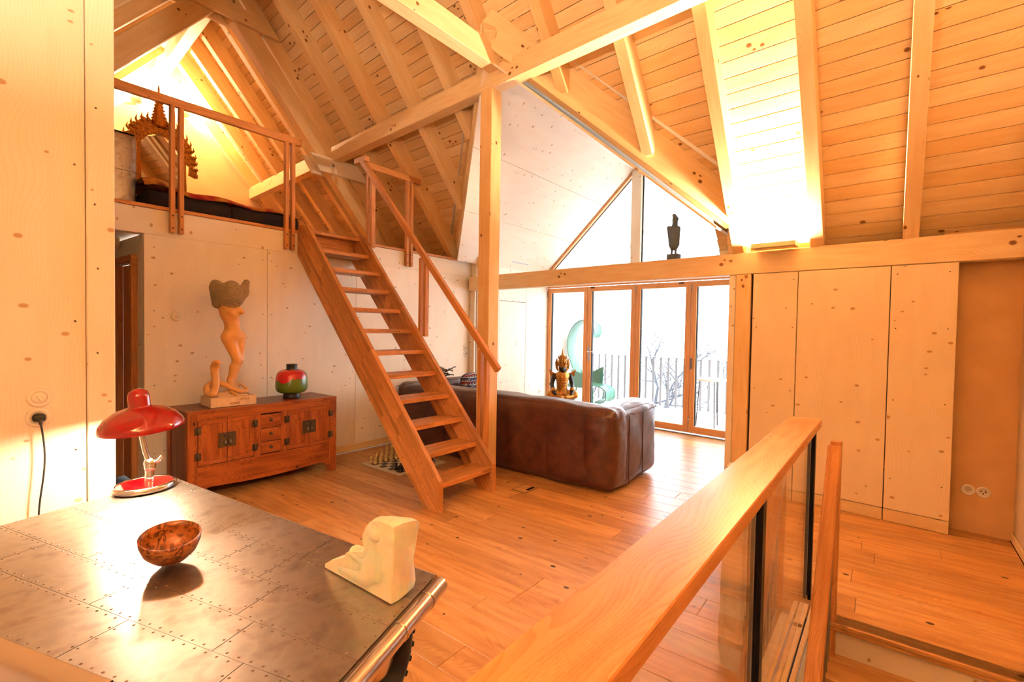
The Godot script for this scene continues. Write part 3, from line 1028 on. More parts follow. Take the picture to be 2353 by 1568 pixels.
func dormer() -> void:
	# ---- white lining of the cross gable, panels along the ridge, running out past the glass as a soffit
	var ce := struct("ceiling_dormer", "white limewashed sloping ceiling of the window bay", "ceiling")
	for side in [1.0, -1.0]:
		var ts := [0.06, 0.62, 1.22, 1.83]
		for i in 3:
			var t0: float = 3.13 + side * ts[i]
			var t1: float = 3.13 + side * ts[i + 1] - side * 0.004
			var pts: Array[Vector3] = []
			for c in [[-1.69 + 0.745 * ts[i] + 0.02, t0], [3.74, t0], [3.74, t1], [-1.69 + 0.745 * ts[i + 1] + 0.02, t1]]:
				pts.append(S(c[0], lining(c[1]), c[1]))
			var nn := (pts[1] - pts[0]).cross(pts[3] - pts[0]).normalized()
			if nn.y < 0:
				nn = -nn
			var mb := MB.new()
			var q: Array[Vector3] = []
			for c in pts:
				q.append(c + nn * 0.02)
			var us: Array[Vector2] = []
			for c in pts:
				us.append(Vector2(c.x, (c.z) * 1.33 + i * 0.37))
			mb.quad(pts[0], pts[1], pts[2], pts[3], -nn, us[0], us[1], us[2], us[3])
			mb.quad(q[0], q[1], q[2], q[3], nn, us[0], us[1], us[2], us[3])
			for k in 4:
				var k2 := (k + 1) % 4
				mb.quad(pts[k], pts[k2], q[k2], q[k], ((pts[k] + pts[k2]) * 0.5 - (pts[0] + pts[2]) * 0.5).normalized(), us[k], us[k2], us[k2], us[k])
			put(mb, "panel", M.white, ce)
	# the dormer's roof above it, closing the gap
	var sk := MB.new()
	for side in [1.0, -1.0]:
		var pts: Array[Vector3] = []
		for c in [[-1.75, 3.13], [3.85, 3.13], [3.85, 3.13 + side * 2.0], [-1.69 + 0.745 * 2.0 - 0.1, 3.13 + side * 2.0]]:
			pts.append(S(c[0], 4.62 - 0.877 * absf(c[1] - 3.13), c[1]))
		slab(sk, pts, Vector3.UP, 0.04)
	var t1 := 3.13
	var gp: Array[Vector3] = [S(3.8, 4.02, t1), S(3.8, 4.66, t1), S(3.8, 2.85, 5.15), S(3.8, 2.35, 5.0)]
	slab(sk, gp, NB, 0.02)
	var gq: Array[Vector3] = [S(3.8, 4.02, t1), S(3.8, 4.66, t1), S(3.8, 2.85, 1.1), S(3.8, 2.35, 1.25)]
	slab(sk, gq, NB, 0.02)
	put(sk, "roof_skin", M.lime, ce)
	# ridge board of the lining
	beam("ridge_board", S(-1.4, 4.015, 3.13), S(3.74, 4.015, 3.13), 0.15, 0.07, M.white, ce)
	# ---- valley rafters
	var va := struct("valley_rafter", "deep spruce valley rafters between main roof and window bay", "beam")
	for side in [1.0, -1.0]:
		var p0 := S(-1.72, 0, 3.13 + side * 0.0)
		var dt := 2.02 if side < 0 else 1.86
		var p1 := S(-1.69 + 0.745 * dt, 0, 3.13 + side * dt)
		var y0 := board_y(-1.72)
		var y1 := board_y(-1.69 + 0.745 * dt)
		# shift towards the bay so that its near face lies on the valley line
		var run := (p1 - p0).normalized()
		var across := Vector3(-run.z, 0, run.x)
		if across.x < 0:
			across = -across
		p0 += across * 0.06 + Vector3.UP * (y0 - 0.19)
		p1 += across * 0.06 + Vector3.UP * (y1 - 0.19)
		var x := (p1 - p0).normalized()
		var z := x.cross(Vector3.UP).normalized()
		var y := z.cross(x)
		var mb := MB.new()
		mb.box(Vector3((p1 - p0).length(), 0.30, 0.12), Transform3D(), 0.004, 0, roff())
		var o := put(mb, "rafter", M.spruce, va)
		o.transform = Transform3D(Basis(x, y, z), (p0 + p1) * 0.5)
	# ---- side walls of the bay
	var wl := struct("wall_bay_left", "white limewashed side wall of the window bay with flush door", "wall")
	wbox("panel", Vector3(0.52, 2.56, 0.05), Vector3(5.755, 1.28, -4.955), M.white, wl, 1, 0.0, 0.002)
	wbox("panel", Vector3(0.69, 2.56, 0.05), Vector3(7.085, 1.28, -4.955), M.white, wl, 1, 0.0, 0.002)
	wbox("panel", Vector3(0.72, 0.615, 0.05), Vector3(6.378, 2.252, -4.955), M.white, wl, 1, 0.0, 0.002)
	wbox("flush_door", Vector3(0.715, 1.936, 0.05), Vector3(6.378, 0.97, -4.957), M.white, wl, 1, 0.0, 0.003)
	wbox("cover", Vector3(1.98, 2.6, 0.1), Vector3(6.5, 1.3, -5.04), M.dark_gap, wl, 1, 0.0, 0.0)
	var wr := struct("wall_bay_right", "white limewashed right side wall of the window bay", "wall")
	wbox("panel", Vector3(2.15, 2.5, 0.06), Vector3(6.22, 1.25, -1.22), M.white, wr, 1, 0.0, 0.002)
	# outside of the house: close what lies behind plate and cupboards
	var mo := MB.new()
	mo.box(Vector3(2.3, 2.75, 0.06), Transform3D(Basis(Vector3.UP, SKEW - PI / 2), S(0.42, 1.1, 0.08)))
	put(mo, "outer_skin", M.plaster_light, wr)
	# ---- bay lamp, unlit
	var o := thing("wall_light", "slim grey box light on the bay wall above the flush door", "lamp", Vector3(6.40, 2.585, -4.865))
	var b := MB.new()
	b.box(Vector3(0.42, 0.045, 0.12), Transform3D(), 0.002)
	put(b, "housing", mat(Color(0.62, 0.62, 0.63), 0.5), o)
	var b2 := MB.new()
	b2.box(Vector3(0.38, 0.004, 0.09), at(Vector3(0, -0.0235, 0)))
	put(b2, "diffuser", mat(Color(0.85, 0.85, 0.84), 0.6), o)


func sbox(called: String, size: Vector3, a: float, y: float, t: float, m: Material, parent: Node, ax := 1, ch := 0.003) -> MeshInstance3D:
	# a block in the skewed frame: size is (across the wall, up, along the wall)
	return wbox(called, size, S(a, y, t), m, parent, ax, SKEW, ch)


func windows() -> void:
	# ---- folding glass doors, four leaves
	var d := struct("door_2", "larch-framed folding glass doors onto the balcony", "door")
	sbox("head_frame", Vector3(0.09, 0.05, 3.76), 2.06, 2.262, 3.10, M.larch, d, 2)
	sbox("jamb", Vector3(0.09, 2.24, 0.035), 2.06, 1.12, 4.962, M.larch, d)
	sbox("jamb", Vector3(0.09, 2.24, 0.035), 2.06, 1.12, 1.24, M.larch, d)
	sbox("threshold", Vector3(0.10, 0.012, 3.72), 2.05, 0.006, 3.10, M.steel, d, 2)
	var gaps := [4.94, 4.074, 3.172, 2.286, 1.262]
	for i in 4:
		var t1: float = gaps[i] - 0.004
		var t0: float = gaps[i + 1] + 0.004
		var leaf := part("leaf", d)
		var st := 0.075
		sbox("stile", Vector3(0.07, 2.20, st), 2.06, 1.125, t1 - st * 0.5, M.larch, leaf)
		sbox("stile", Vector3(0.07, 2.20, st), 2.06, 1.125, t0 + st * 0.5, M.larch, leaf)
		sbox("top_rail", Vector3(0.07, 0.08, t1 - t0 - st * 2), 2.06, 2.185, (t0 + t1) * 0.5, M.larch, leaf, 2)
		sbox("bottom_rail", Vector3(0.07, 0.10, t1 - t0 - st * 2), 2.06, 0.075, (t0 + t1) * 0.5, M.larch, leaf, 2)
		var gk := MB.new()
		for s in [[0.0, t1 - st - 0.006, 2.02, 0.012], [0.0, t0 + st + 0.006, 2.02, 0.012]]:
			gk.box(Vector3(0.04, s[2], s[3]), Transform3D(Basis(Vector3.UP, SKEW), S(2.066, 1.135, s[1])))
		put(gk, "gasket", M.gasket, leaf)
		sbox("pane", Vector3(0.006, 2.03, t1 - t0 - st * 2), 2.07, 1.135, (t0 + t1) * 0.5, M.glass, leaf, 1, 0.0)
		# hinges and catches
		if i != 1:
			var hg := MB.new()
			for y in [0.16, 2.08]:
				for k in 3:
					hg.lathe([Vector2(0, 0), Vector2(0.008, 0), Vector2(0.008, 0.034), Vector2(0, 0.034)], 8, at(S(2.012, y + k * 0.036, t1 + 0.004 if i != 3 else t1)))
			put(hg, "hinge", M.steel, leaf)
	# handle on the first leaf's meeting stile
	var hn := part("handle", d)
	var pl := MB.new()
	pl.rbox(Vector3(0.01, 0.24, 0.034), 0.004, 4, Transform3D(Basis(Vector3.UP, SKEW), S(2.018, 1.09, 4.03)))
	put(pl, "plate", M.steel, hn)
	var lv := MB.new()
	lv.tube([S(2.015, 1.13, 4.03), S(1.965, 1.13, 4.03), S(1.958, 1.13, 4.02), S(1.958, 1.13, 3.91)], 0.009, 8)
	put(lv, "lever", M.chrome, hn)
	var h3 := MB.new()
	h3.box(Vector3(0.016, 0.16, 0.026), Transform3D(Basis(Vector3.UP, SKEW), S(2.016, 1.03, 2.262)), 0.003)
	put(h3, "pull_grip", M.steel, d)
	var ct := MB.new()
	for t in [3.98, 2.44]:
		ct.box(Vector3(0.014, 0.018, 0.075), Transform3D(Basis(Vector3.UP, SKEW), S(2.018, 2.205, t)), 0.003)
	put(ct, "catch", M.black, d)
	# ---- triangular gable glazing above, with its middle post
	var w := struct("window_1", "triangular gable window above the folding doors", "window")
	sbox("sill_beam", Vector3(0.12, 0.20, 3.76), 2.07, 2.39, 3.10, M.pale, w, 2)
	sbox("mullion", Vector3(0.10, 1.58, 0.165), 1.97, 3.26, 3.155, M.pale, w)
	for side in [1.0, -1.0]:
		var f := MB.new()
		var p0 := S(1.96, lining(3.13) - 0.03, 3.13)
		var p1 := S(1.96, lining(3.13 + side * 1.78) - 0.03, 3.13 + side * 1.78)
		beam("sloping_frame", p0, p1, 0.06, 0.035, M.larch, w, Vector3.UP, 0.002)
		beam("gasket", p0 + NB * 0.035 - Vector3.UP * 0.022, p1 + NB * 0.035 - Vector3.UP * 0.022, 0.02, 0.018, M.gasket, w, Vector3.UP, 0.0)
		var g := MB.new()
		var ta: float = 3.13 + side * 0.06
		var tb: float = 3.13 + side * 1.80
		var pts: Array[Vector3] = [S(1.985, 2.48, ta), S(1.985, lining(ta) - 0.02, ta), S(1.985, lining(tb) - 0.02, tb), S(1.985, 2.48, tb)]
		slab(g, pts, NB, 0.006)
		put(g, "pane", M.glass, w)
	sbox("gasket", Vector3(0.03, 1.5, 0.012), 1.985, 3.24, 3.064, M.gasket, w)
	# ---- carved figure standing on the plate, seen against the light
	var fg := thing("carved_figure", "small dark carved figure standing on the roof plate before the gable window", "figurine", S(0.07, 2.258, 1.845), SKEW)
	var dk := mat(Color(0.33, 0.38, 0.43), 0.7)
	var bs := MB.new()
	bs.box(Vector3(0.09, 0.06, 0.12), at(Vector3(0, 0.03, 0)), 0.004)
	put(bs, "base", dk, fg)
	var bd := MB.new()
	bd.nets([[Vector3(0, 0.06, 0.02), Vector3(0, 0.16, 0.018), 0.012, 0.014], [Vector3(0, 0.06, -0.025), Vector3(0, 0.16, -0.02), 0.012, 0.014],
		[Vector3(0, 0.16, 0.0), Vector3(0, 0.33, 0.0), 0.052, 0.042], [Vector3(0, 0.17, 0.035), Vector3(0, 0.33, 0.045), 0.022, 0.022], [Vector3(0, 0.17, -0.035), Vector3(0, 0.345, -0.06), 0.022, 0.024],
		[Vector3(0, 0.33, 0.0), Vector3(0, 0.385, 0.02), 0.022, 0.012], [Vector3(0, 0.385, 0.022), Vector3(0, 0.43, 0.02), 0.012, 0.014], [Vector3(0, 0.36, -0.01), Vector3(0, 0.43, -0.012), 0.012, 0.014], [Vector3(0, 0.43, 0.02), Vector3(0, 0.47, -0.005), 0.022, 0.022]], 0.008, 0.02)
	put(bd, "body", dk, fg)


func pair_post(p: Vector3, h: float, parent: Node, along_z := false) -> void:
	# two slim oak bars side by side, bolted through
	for s in [-1.0, 1.0]:
		var off := Vector3(0.0, 0, s * 0.034) if along_z else Vector3(s * 0.034, 0, 0.0)
		wbox("baluster", Vector3(0.036, h, 0.05), p + off + Vector3(0, h * 0.5, 0), M.oak, parent, 1, PI / 2 if along_z else 0.0, 0.002)


func bolts(pts: Array, dir: Vector3, parent: Node) -> void:
	var mb := MB.new()
	var b := Basis(Quaternion(Vector3.UP, dir))
	for p in pts:
		mb.lathe([Vector2(0, 0.005), Vector2(0.006, 0.004), Vector2(0.0085, 0.0)], 8, Transform3D(b, p))
	put(mb, "bolt_heads", M.bronze, parent)


func loft() -> void:
	var o := struct("loft_edge", "spruce edge beam and oak floor lip of the loft", "beam")
	wbox("edge_beam", Vector3(6.6, 0.222, 0.12), Vector3(2.25, 2.369, -5.11), M.pale, o, 0)
	wbox("floor_lip", Vector3(6.6, 0.03, 0.16), Vector3(2.25, 2.496, -5.115), M.oak, o, 0)
	var f := struct("floor_loft", "boarded loft floor above the back wall", "floor")
	var x := -1.1
	while x < 5.45:
		wbox("plank", Vector3(0.188, 0.025, 4.4), Vector3(x + 0.095, 2.495, -7.4), M.planks[rng.randi_range(0, 3)], f, 2, 0.0, 0.002)
		x += 0.19
	var u := MB.new()
	u.box(Vector3(6.8, 0.03, 4.5), at(Vector3(2.2, 2.30, -7.42)), 0.0, 0)
	put(u, "soffit", M.spruce, f)
	for z in [-5.75, -6.5, -7.25]:
		beam("joist", Vector3(-1.0, 2.235, z), Vector3(1.36, 2.235, z), 0.10, 0.1, M.spruce_b, f)
	# gable wall
	var g := struct("wall_gable", "light plastered gable wall at the end of the loft", "wall")
	var mb := MB.new()
	mb.prism(PackedVector2Array([Vector2(-1.6, 2.0), Vector2(6.6, 2.0), Vector2(6.6, 2.3), Vector2(2.82, 6.6), Vector2(-1.6, 2.3)]), 0.1, at(Vector3(0, 0, -9.71)))
	put(mb, "plaster", M.gable, g)
	# rafters fixed flat to the gable
	var u2 := Vector3(sin(deg_to_rad(49.5)), cos(deg_to_rad(49.5)), 0)
	var tg := tz(-9.60)
	beam("gable_rafter", S(-2.98, roof_y(-2.98), tg) + u2 * 0.1, S(0.2, roof_y(0.2), tg) + u2 * 0.1, 0.12, 0.2, M.spruce_c, g, u2)
	var u3 := Vector3(-u2.x, u2.y, 0)
	beam("gable_rafter", S(-2.98, roof_y(-2.98), tg) + u3 * 0.1, S(-6.1, roof_y(0.14), tg) + u3 * 0.1, 0.12, 0.2, M.spruce_c, g, u3)
	# wall lamps: shallow white bowls throwing light up
	for q in [[2.50, "round white bowl wall lamp left above the gilded mirror"], [3.13, "round white bowl wall lamp right of the gilded mirror"]]:
		var l := thing("wall_lamp", q[1], "lamp", Vector3(q[0], 4.97, -9.52), 0.0, "bowl lamps on the gable wall")
		var bm := MB.new()
		bm.lathe([Vector2(0.0, 0.0), Vector2(0.06, 0.008), Vector2(0.098, 0.04), Vector2(0.105, 0.09), Vector2(0.097, 0.09), Vector2(0.088, 0.045), Vector2(0.0, 0.03)], 28)
		put(bm, "bowl", mat(Color(0.92, 0.88, 0.82), 0.5), l)
		var bp := MB.new()
		bp.lathe([Vector2(0.0, 0.0), Vector2(0.05, 0.0), Vector2(0.05, 0.05), Vector2(0.0, 0.05)], 20, Transform3D(Basis(Vector3.RIGHT, PI / 2), Vector3(0, 0.05, -0.13)))
		put(bp, "wall_plate", mat(Color(0.92, 0.88, 0.82), 0.5), l)
		var gl := MB.new()
		gl.lathe([Vector2(0, 0.05), Vector2(0.075, 0.05), Vector2(0.075, 0.056), Vector2(0, 0.056)], 20)
		put(gl, "light_disc", M.lamp_glow, l)
		var sp := OmniLight3D.new()
		sp.name = "light"
		sp.light_color = WARM
		sp.light_energy = LOFT_POWER
		sp.light_size = 0.06
		sp.omni_range = 14.0
		sp.omni_attenuation = 2.0
		sp.shadow_enabled = true
		l.add_child(sp)
		sp.position = Vector3(0, 0.13, 0)
	# balustrade left of the stair
	var b := struct("balustrade", "oak loft balustrade with paired slim posts", "railing")
	for r in [[0.2, 2.752], [3.52, 4.42]]:
		wbox("handrail", Vector3(r[1] - r[0], 0.075, 0.045), Vector3((r[0] + r[1]) * 0.5, 3.432, -5.025), M.oak, b, 0)
	wbox("handrail", Vector3(0.06, 0.06, 0.22), Vector3(3.44, 3.43, -4.93), M.oak, b, 2)
	for px in [1.60, 2.625, 4.235]:
		pair_post(Vector3(px, 2.29, -5.022), 1.105, b)
		bolts([Vector3(px - 0.034, 2.33, -4.997), Vector3(px + 0.034, 2.33, -4.997), Vector3(px - 0.034, 2.44, -4.997), Vector3(px + 0.034, 2.44, -4.997)], Vector3.BACK, b)
	loft_things()


const LOFT_POWER := 3.2


func curl(c: Vector3, r: float, a0: float, a1: float, grow: float, bas: Basis) -> Array:
	var pts := []
	for i in 9:
		var f := i / 8.0
		var a := lerpf(a0, a1, f)
		pts.append(c + bas * (Vector3(cos(a), sin(a), 0) * r * lerpf(1.0, grow, f)))
	return pts


func loft_things() -> void:
	# ---- two aluminium trunks standing on end
	for q in [[Vector3(1.19, 2.508, -5.50), Vector3(0.42, 0.66, 0.28), 0.12, "larger riveted aluminium trunk standing upright at the loft edge"], [Vector3(1.222, 2.508, -5.80), Vector3(0.40, 0.52, 0.26), 0.1, "smaller riveted aluminium trunk standing behind the larger one"]]:
		var o := thing("trunk", q[3], "trunk", q[0], q[2], "aluminium trunks in the loft")
		var s: Vector3 = q[1]
		var m := MB.new()
		m.rbox(s, 0.035, 8, at(Vector3(0, s.y * 0.5, 0)))
		put(m, "body", M.alu, o)
		var e := MB.new()
		e.box(Vector3(s.x + 0.004, 0.006, s.z + 0.004), at(Vector3(0, s.y * 0.5, 0)), 0.002)
		put(e, "lid_seam", M.rivet, o)
		var c := MB.new()
		c.box(Vector3(s.x - 0.03, 0.012, s.z - 0.03), at(Vector3(0, s.y + 0.002, 0)), 0.004)
		put(c, "end_cap", M.steel_black, o)
		var rv := MB.new()
		for i in 6:
			for y in [0.06, s.y * 0.5 - 0.03, s.y * 0.5 + 0.03, s.y - 0.06]:
				rv.lathe([Vector2(0, 0.004), Vector2(0.005, 0.002), Vector2(0.006, 0)], 6, Transform3D(Basis(Vector3.RIGHT, PI / 2), Vector3(lerpf(-0.15, 0.15, i / 5.0), y, s.z * 0.5)))
		put(rv, "rivets", M.rivet, o).set_meta("kind", "stuff")
	# ---- day bed with a woven throw
	var bd := thing("day_bed", "low dark wine-red mattress along the loft balustrade", "mattress", Vector3(2.17, 2.508, -5.62))
	var dk := tri_mat(Color(0.075, 0.012, 0.02), 0.9, noise_tex(0.1, [Color(0.8, 0.8, 0.8), Color(1, 1, 1)], 128, 2, 31), 3.0)
	for i in 2:
		var m := MB.new()
		m.rbox(Vector3(0.72, 0.19, 0.7), 0.05, 8, at(Vector3(-0.36 + i * 0.71, 0.095, 0)), 0.012)
		put(m, "cushion", dk, bd)
	var th := thing("throw_blanket", "orange and red patterned throw spread over the mattress", "blanket", Vector3(2.17, 2.722, -5.62))
	var tm := mat(Color(1, 1, 1), 0.95, 0.0, null)
	tm.albedo_texture = noise_tex(0.014, [Color(0.45, 0.05, 0.07), Color(0.62, 0.10, 0.10), Color(0.72, 0.42, 0.12), Color(0.78, 0.55, 0.22), Color(0.50, 0.24, 0.08), Color(0.60, 0.08, 0.12)], 256, 3, 33)
	tm.uv1_scale = Vector3(1.2, 0.5, 1)
	var cl := MB.new()
	cl.patch(func(u: float, v: float) -> Vector3:
		var x := lerpf(-0.74, 0.72, u)
		var z := lerpf(0.37, -0.36, v)
		var y := 0.02 + 0.012 * sin(u * 17.0 + v * 5.0) + 0.012 * sin(v * 11.0 + u * 3.0) + 0.05 * exp(-pow((u - 0.06) / 0.12, 2.0))
		if v < 0.1:
			y -= (0.1 - v) * 0.55
		return Vector3(x, y, z), 40, 22)
	cl.patch(func(u: float, v: float) -> Vector3:
		var x := lerpf(-0.74, 0.72, u)
		var z := lerpf(0.37, -0.36, v)
		var y := 0.012 + 0.012 * sin(u * 17.0 + v * 5.0) + 0.012 * sin(v * 11.0 + u * 3.0) + 0.05 * exp(-pow((u - 0.06) / 0.12, 2.0))
		if v < 0.1:
			y -= (0.1 - v) * 0.55
		return Vector3(x, y, z), 40, 22, true)
	put(cl, "cloth", tm, th)
	# ---- tall gilded carved mirror
	var mi := thing("mirror", "tall gilded carved arch mirror leaning before the gable wall", "mirror", Vector3(2.31, 2.508, -7.75), 0.12)
	var fr := part("frame", mi)
	for s in [-1.0, 1.0]:
		wbox("post", Vector3(0.07, 1.2, 0.05), Vector3(s * 0.27, 0.6, 0), M.gold, fr, 1)
	var gl := MB.new()
	gl.prism(PackedVector2Array([Vector2(-0.25, 0.02), Vector2(0.25, 0.02), Vector2(0.25, 1.2), Vector2(0.17, 1.34), Vector2(0.0, 1.42), Vector2(-0.17, 1.34), Vector2(-0.25, 1.2)]), 0.006, at(Vector3(0, 0, -0.01)))
	put(gl, "mirror_glass", mat(Color(0.92, 0.90, 0.87), 0.02, 1.0), mi)
	var arch := MB.new()
	var outline := PackedVector2Array()
	for i in 13:
		var a := PI * i / 12.0
		outline.append(Vector2(cos(a) * 0.25, 1.14 + sin(a) * 0.27))
	for i in 13:
		var a := PI - PI * i / 12.0
		outline.append(Vector2(cos(a) * 0.36, 1.12 + sin(a) * 0.42))
	arch.prism(outline, 0.035)
	# rosettes along the arch
	for i in 15:
		var a := PI * i / 14.0
		for k in 2:
			var c := Vector3(cos(a) * (0.275 + k * 0.052), 1.13 + sin(a) * (0.30 + k * 0.065), 0.02)
			arch.lathe([Vector2(0, 0.018), Vector2(0.008, 0.016), Vector2(0.012, 0.004), Vector2(0.02, 0.012), Vector2(0.027, 0.0)], 10, Transform3D(Basis(Vector3.RIGHT, PI / 2), c))
	put(arch, "arch", M.gold, fr)
	# flame crest: a pierced plate with scrolls standing on it
	var crest := PackedVector2Array()
	for i in 61:
		var a := lerpf(-0.25, PI + 0.25, i / 60.0)
		crest.append(Vector2(cos(a) * 0.355, 1.10 + sin(a) * 0.42))
	for i in 91:
		var a := lerpf(PI + 0.25, -0.25, i / 90.0)
		var tipf: float = 0.05 * pow(absf(sin(a * 8.5)), 0.7) + 0.02 * absf(sin(a * 21.0))
		crest.append(Vector2(cos(a) * (0.385 + tipf), 1.10 + sin(a) * (0.45 + tipf * 1.2)))
	var cr := MB.new()
	cr.prism(crest, 0.025, at(Vector3(0, 0, -0.006)))
	put(cr, "crest", M.gold, fr)
	var fl := MB.new()
	var r := RandomNumberGenerator.new()
	r.seed = 5
	for i in 46:
		var a := lerpf(-0.22, PI + 0.22, (i % 23) / 22.0)
		var k := 0.375 + 0.045 * (i / 23)
		var side := 1.0 if cos(a) > 0 else -1.0
		var c := Vector3(cos(a) * k, 1.10 + sin(a) * (k + 0.05), 0.012)
		var rot := a + r.randf_range(-0.5, 0.5)
		fl.tube(curl(c, 0.03, rot - 0.4, rot + side * 4.6, 0.25, Basis()), [0.007, 0.011, 0.013, 0.013, 0.012, 0.011, 0.009, 0.008, 0.006], 6)
		if i >= 23:
			fl.tube([c, c + Vector3(cos(a), sin(a) + 0.35, 0) * 0.04, c + Vector3(cos(a) * 0.7 - side * 0.25, sin(a) + 0.7, 0) * 0.07], [0.018, 0.013, 0.002], 6)
	for s in [-1.0, 1.0]:
		fl.tube(curl(Vector3(s * 0.40, 1.0, 0.01), 0.055, -0.5, -0.5 + s * 5.0, 0.3, Basis()), [0.01, 0.016, 0.018, 0.018, 0.016, 0.014, 0.012, 0.01, 0.008], 7)
	put(fl, "flame_scrolls", M.gold, fr)
	var wing := MB.new()
	for s in [-1.0, 1.0]:
		for i in 16:
			var c := Vector3(s * (0.37 + 0.05 * sin(i * 1.7)), 0.30 + i * 0.028, 0.01)
			wing.tube(curl(c, 0.03, i * 1.1, i * 1.1 + s * 4.4, 0.3, Basis()), [0.006, 0.009, 0.011, 0.011, 0.01, 0.009, 0.008, 0.006, 0.004], 6)
		wing.prism(PackedVector2Array([Vector2(s * 0.31, 0.26), Vector2(s * 0.40, 0.24), Vector2(s * 0.43, 0.5), Vector2(s * 0.40, 0.74), Vector2(s * 0.31, 0.66)]), 0.02)
	put(wing, "side_wing", M.bronze, fr)
	var sp := MB.new()
	var prof := []
	for i in 12:
		var f := i / 11.0
		prof.append(Vector2(0.085 * (1.0 - f) + 0.012, 1.50 + f * 0.46))
		prof.append(Vector2(0.105 * (1.0 - f) + 0.016, 1.50 + f * 0.46 + 0.018))
	prof.append(Vector2(0.0, 2.06))
	sp.lathe(prof, 18, Transform3D(Basis().scaled(Vector3(1, 1, 0.5)), Vector3.ZERO))
	put(sp, "spire", M.gold, fr)
	mi.rotation.x = -0.05
	mi.scale = Vector3(1.0, 1.07, 1.0)


func staircase() -> void:
	var o := thing("stair", "steep open oak stair with two glued-stave stringers up to the loft", "stair", Vector3(0, 0, 0))
	var rise := 0.2085
	var run := 0.1873
	# stringers: parallelograms in z and y
	for q in [[2.73, 2.772], [3.403, 3.445]]:
		var xm: float = (q[0] + q[1]) * 0.5
		var th: float = q[1] - q[0]
		var poly := PackedVector2Array([Vector2(-2.826, 0.0), Vector2(-2.836, 0.25), Vector2(-4.865, 2.545), Vector2(-5.0, 2.562), Vector2(-5.048, 2.54), Vector2(-5.048, 2.245), Vector2(-3.012, 0.0)])
		# lay the staves along the slope: turn the outline so that its u runs up the stair
		var ang := atan2(2.245, -2.036)
		var c := Vector2(-2.9, 0.1)
		var tp := PackedVector2Array()
		for p in poly:
			tp.append((p - c).rotated(-ang))
		var mb := MB.new()
		mb.prism(tp, th, Transform3D(), roff())
		var s := put(mb, "stringer", M.stair, o)
		# local x -> up the slope in (z, y); local z -> x axis
		var ux := Vector3(0, sin(ang), cos(ang))
		var uy := Vector3(0, cos(ang), -sin(ang))
		s.transform = Transform3D(Basis(ux, uy, ux.cross(uy)), Vector3(xm, c.y, c.x))
	for k in range(1, 12):
		var y := 0.0125 + rise * k
		var z := -2.851 - run * (k - 1)
		wbox("tread", Vector3(0.636, 0.042, 0.25), Vector3(3.0875, y - 0.021, z - 0.125), M.stair, o, 0, 0.0, 0.003)
	# top landing tread and riser board
	wbox("top_tread", Vector3(0.636, 0.036, 0.15), Vector3(3.0875, 2.497, -4.985), M.stair, o, 0)
	wbox("riser", Vector3(0.636, 0.2, 0.02), Vector3(3.0875, 2.38, -5.03), M.stair, o, 0)
	# handrail on the right stringer
	beam("handrail", Vector3(3.435, 3.43, -4.92), Vector3(3.435, 1.115, -2.815), 0.05, 0.062, M.oak, o)
	for q in [[-4.79, 2.40, 3.25], [-3.87, 1.40, 2.22], [-3.02, 0.27, 1.29]]:
		for s in [-1.0, 1.0]:
			wbox("baluster", Vector3(0.05, q[2] - q[1], 0.036), Vector3(3.47, (q[1] + q[2]) * 0.5, q[0] + s * 0.036), M.oak, o, 1, 0.0, 0.002)


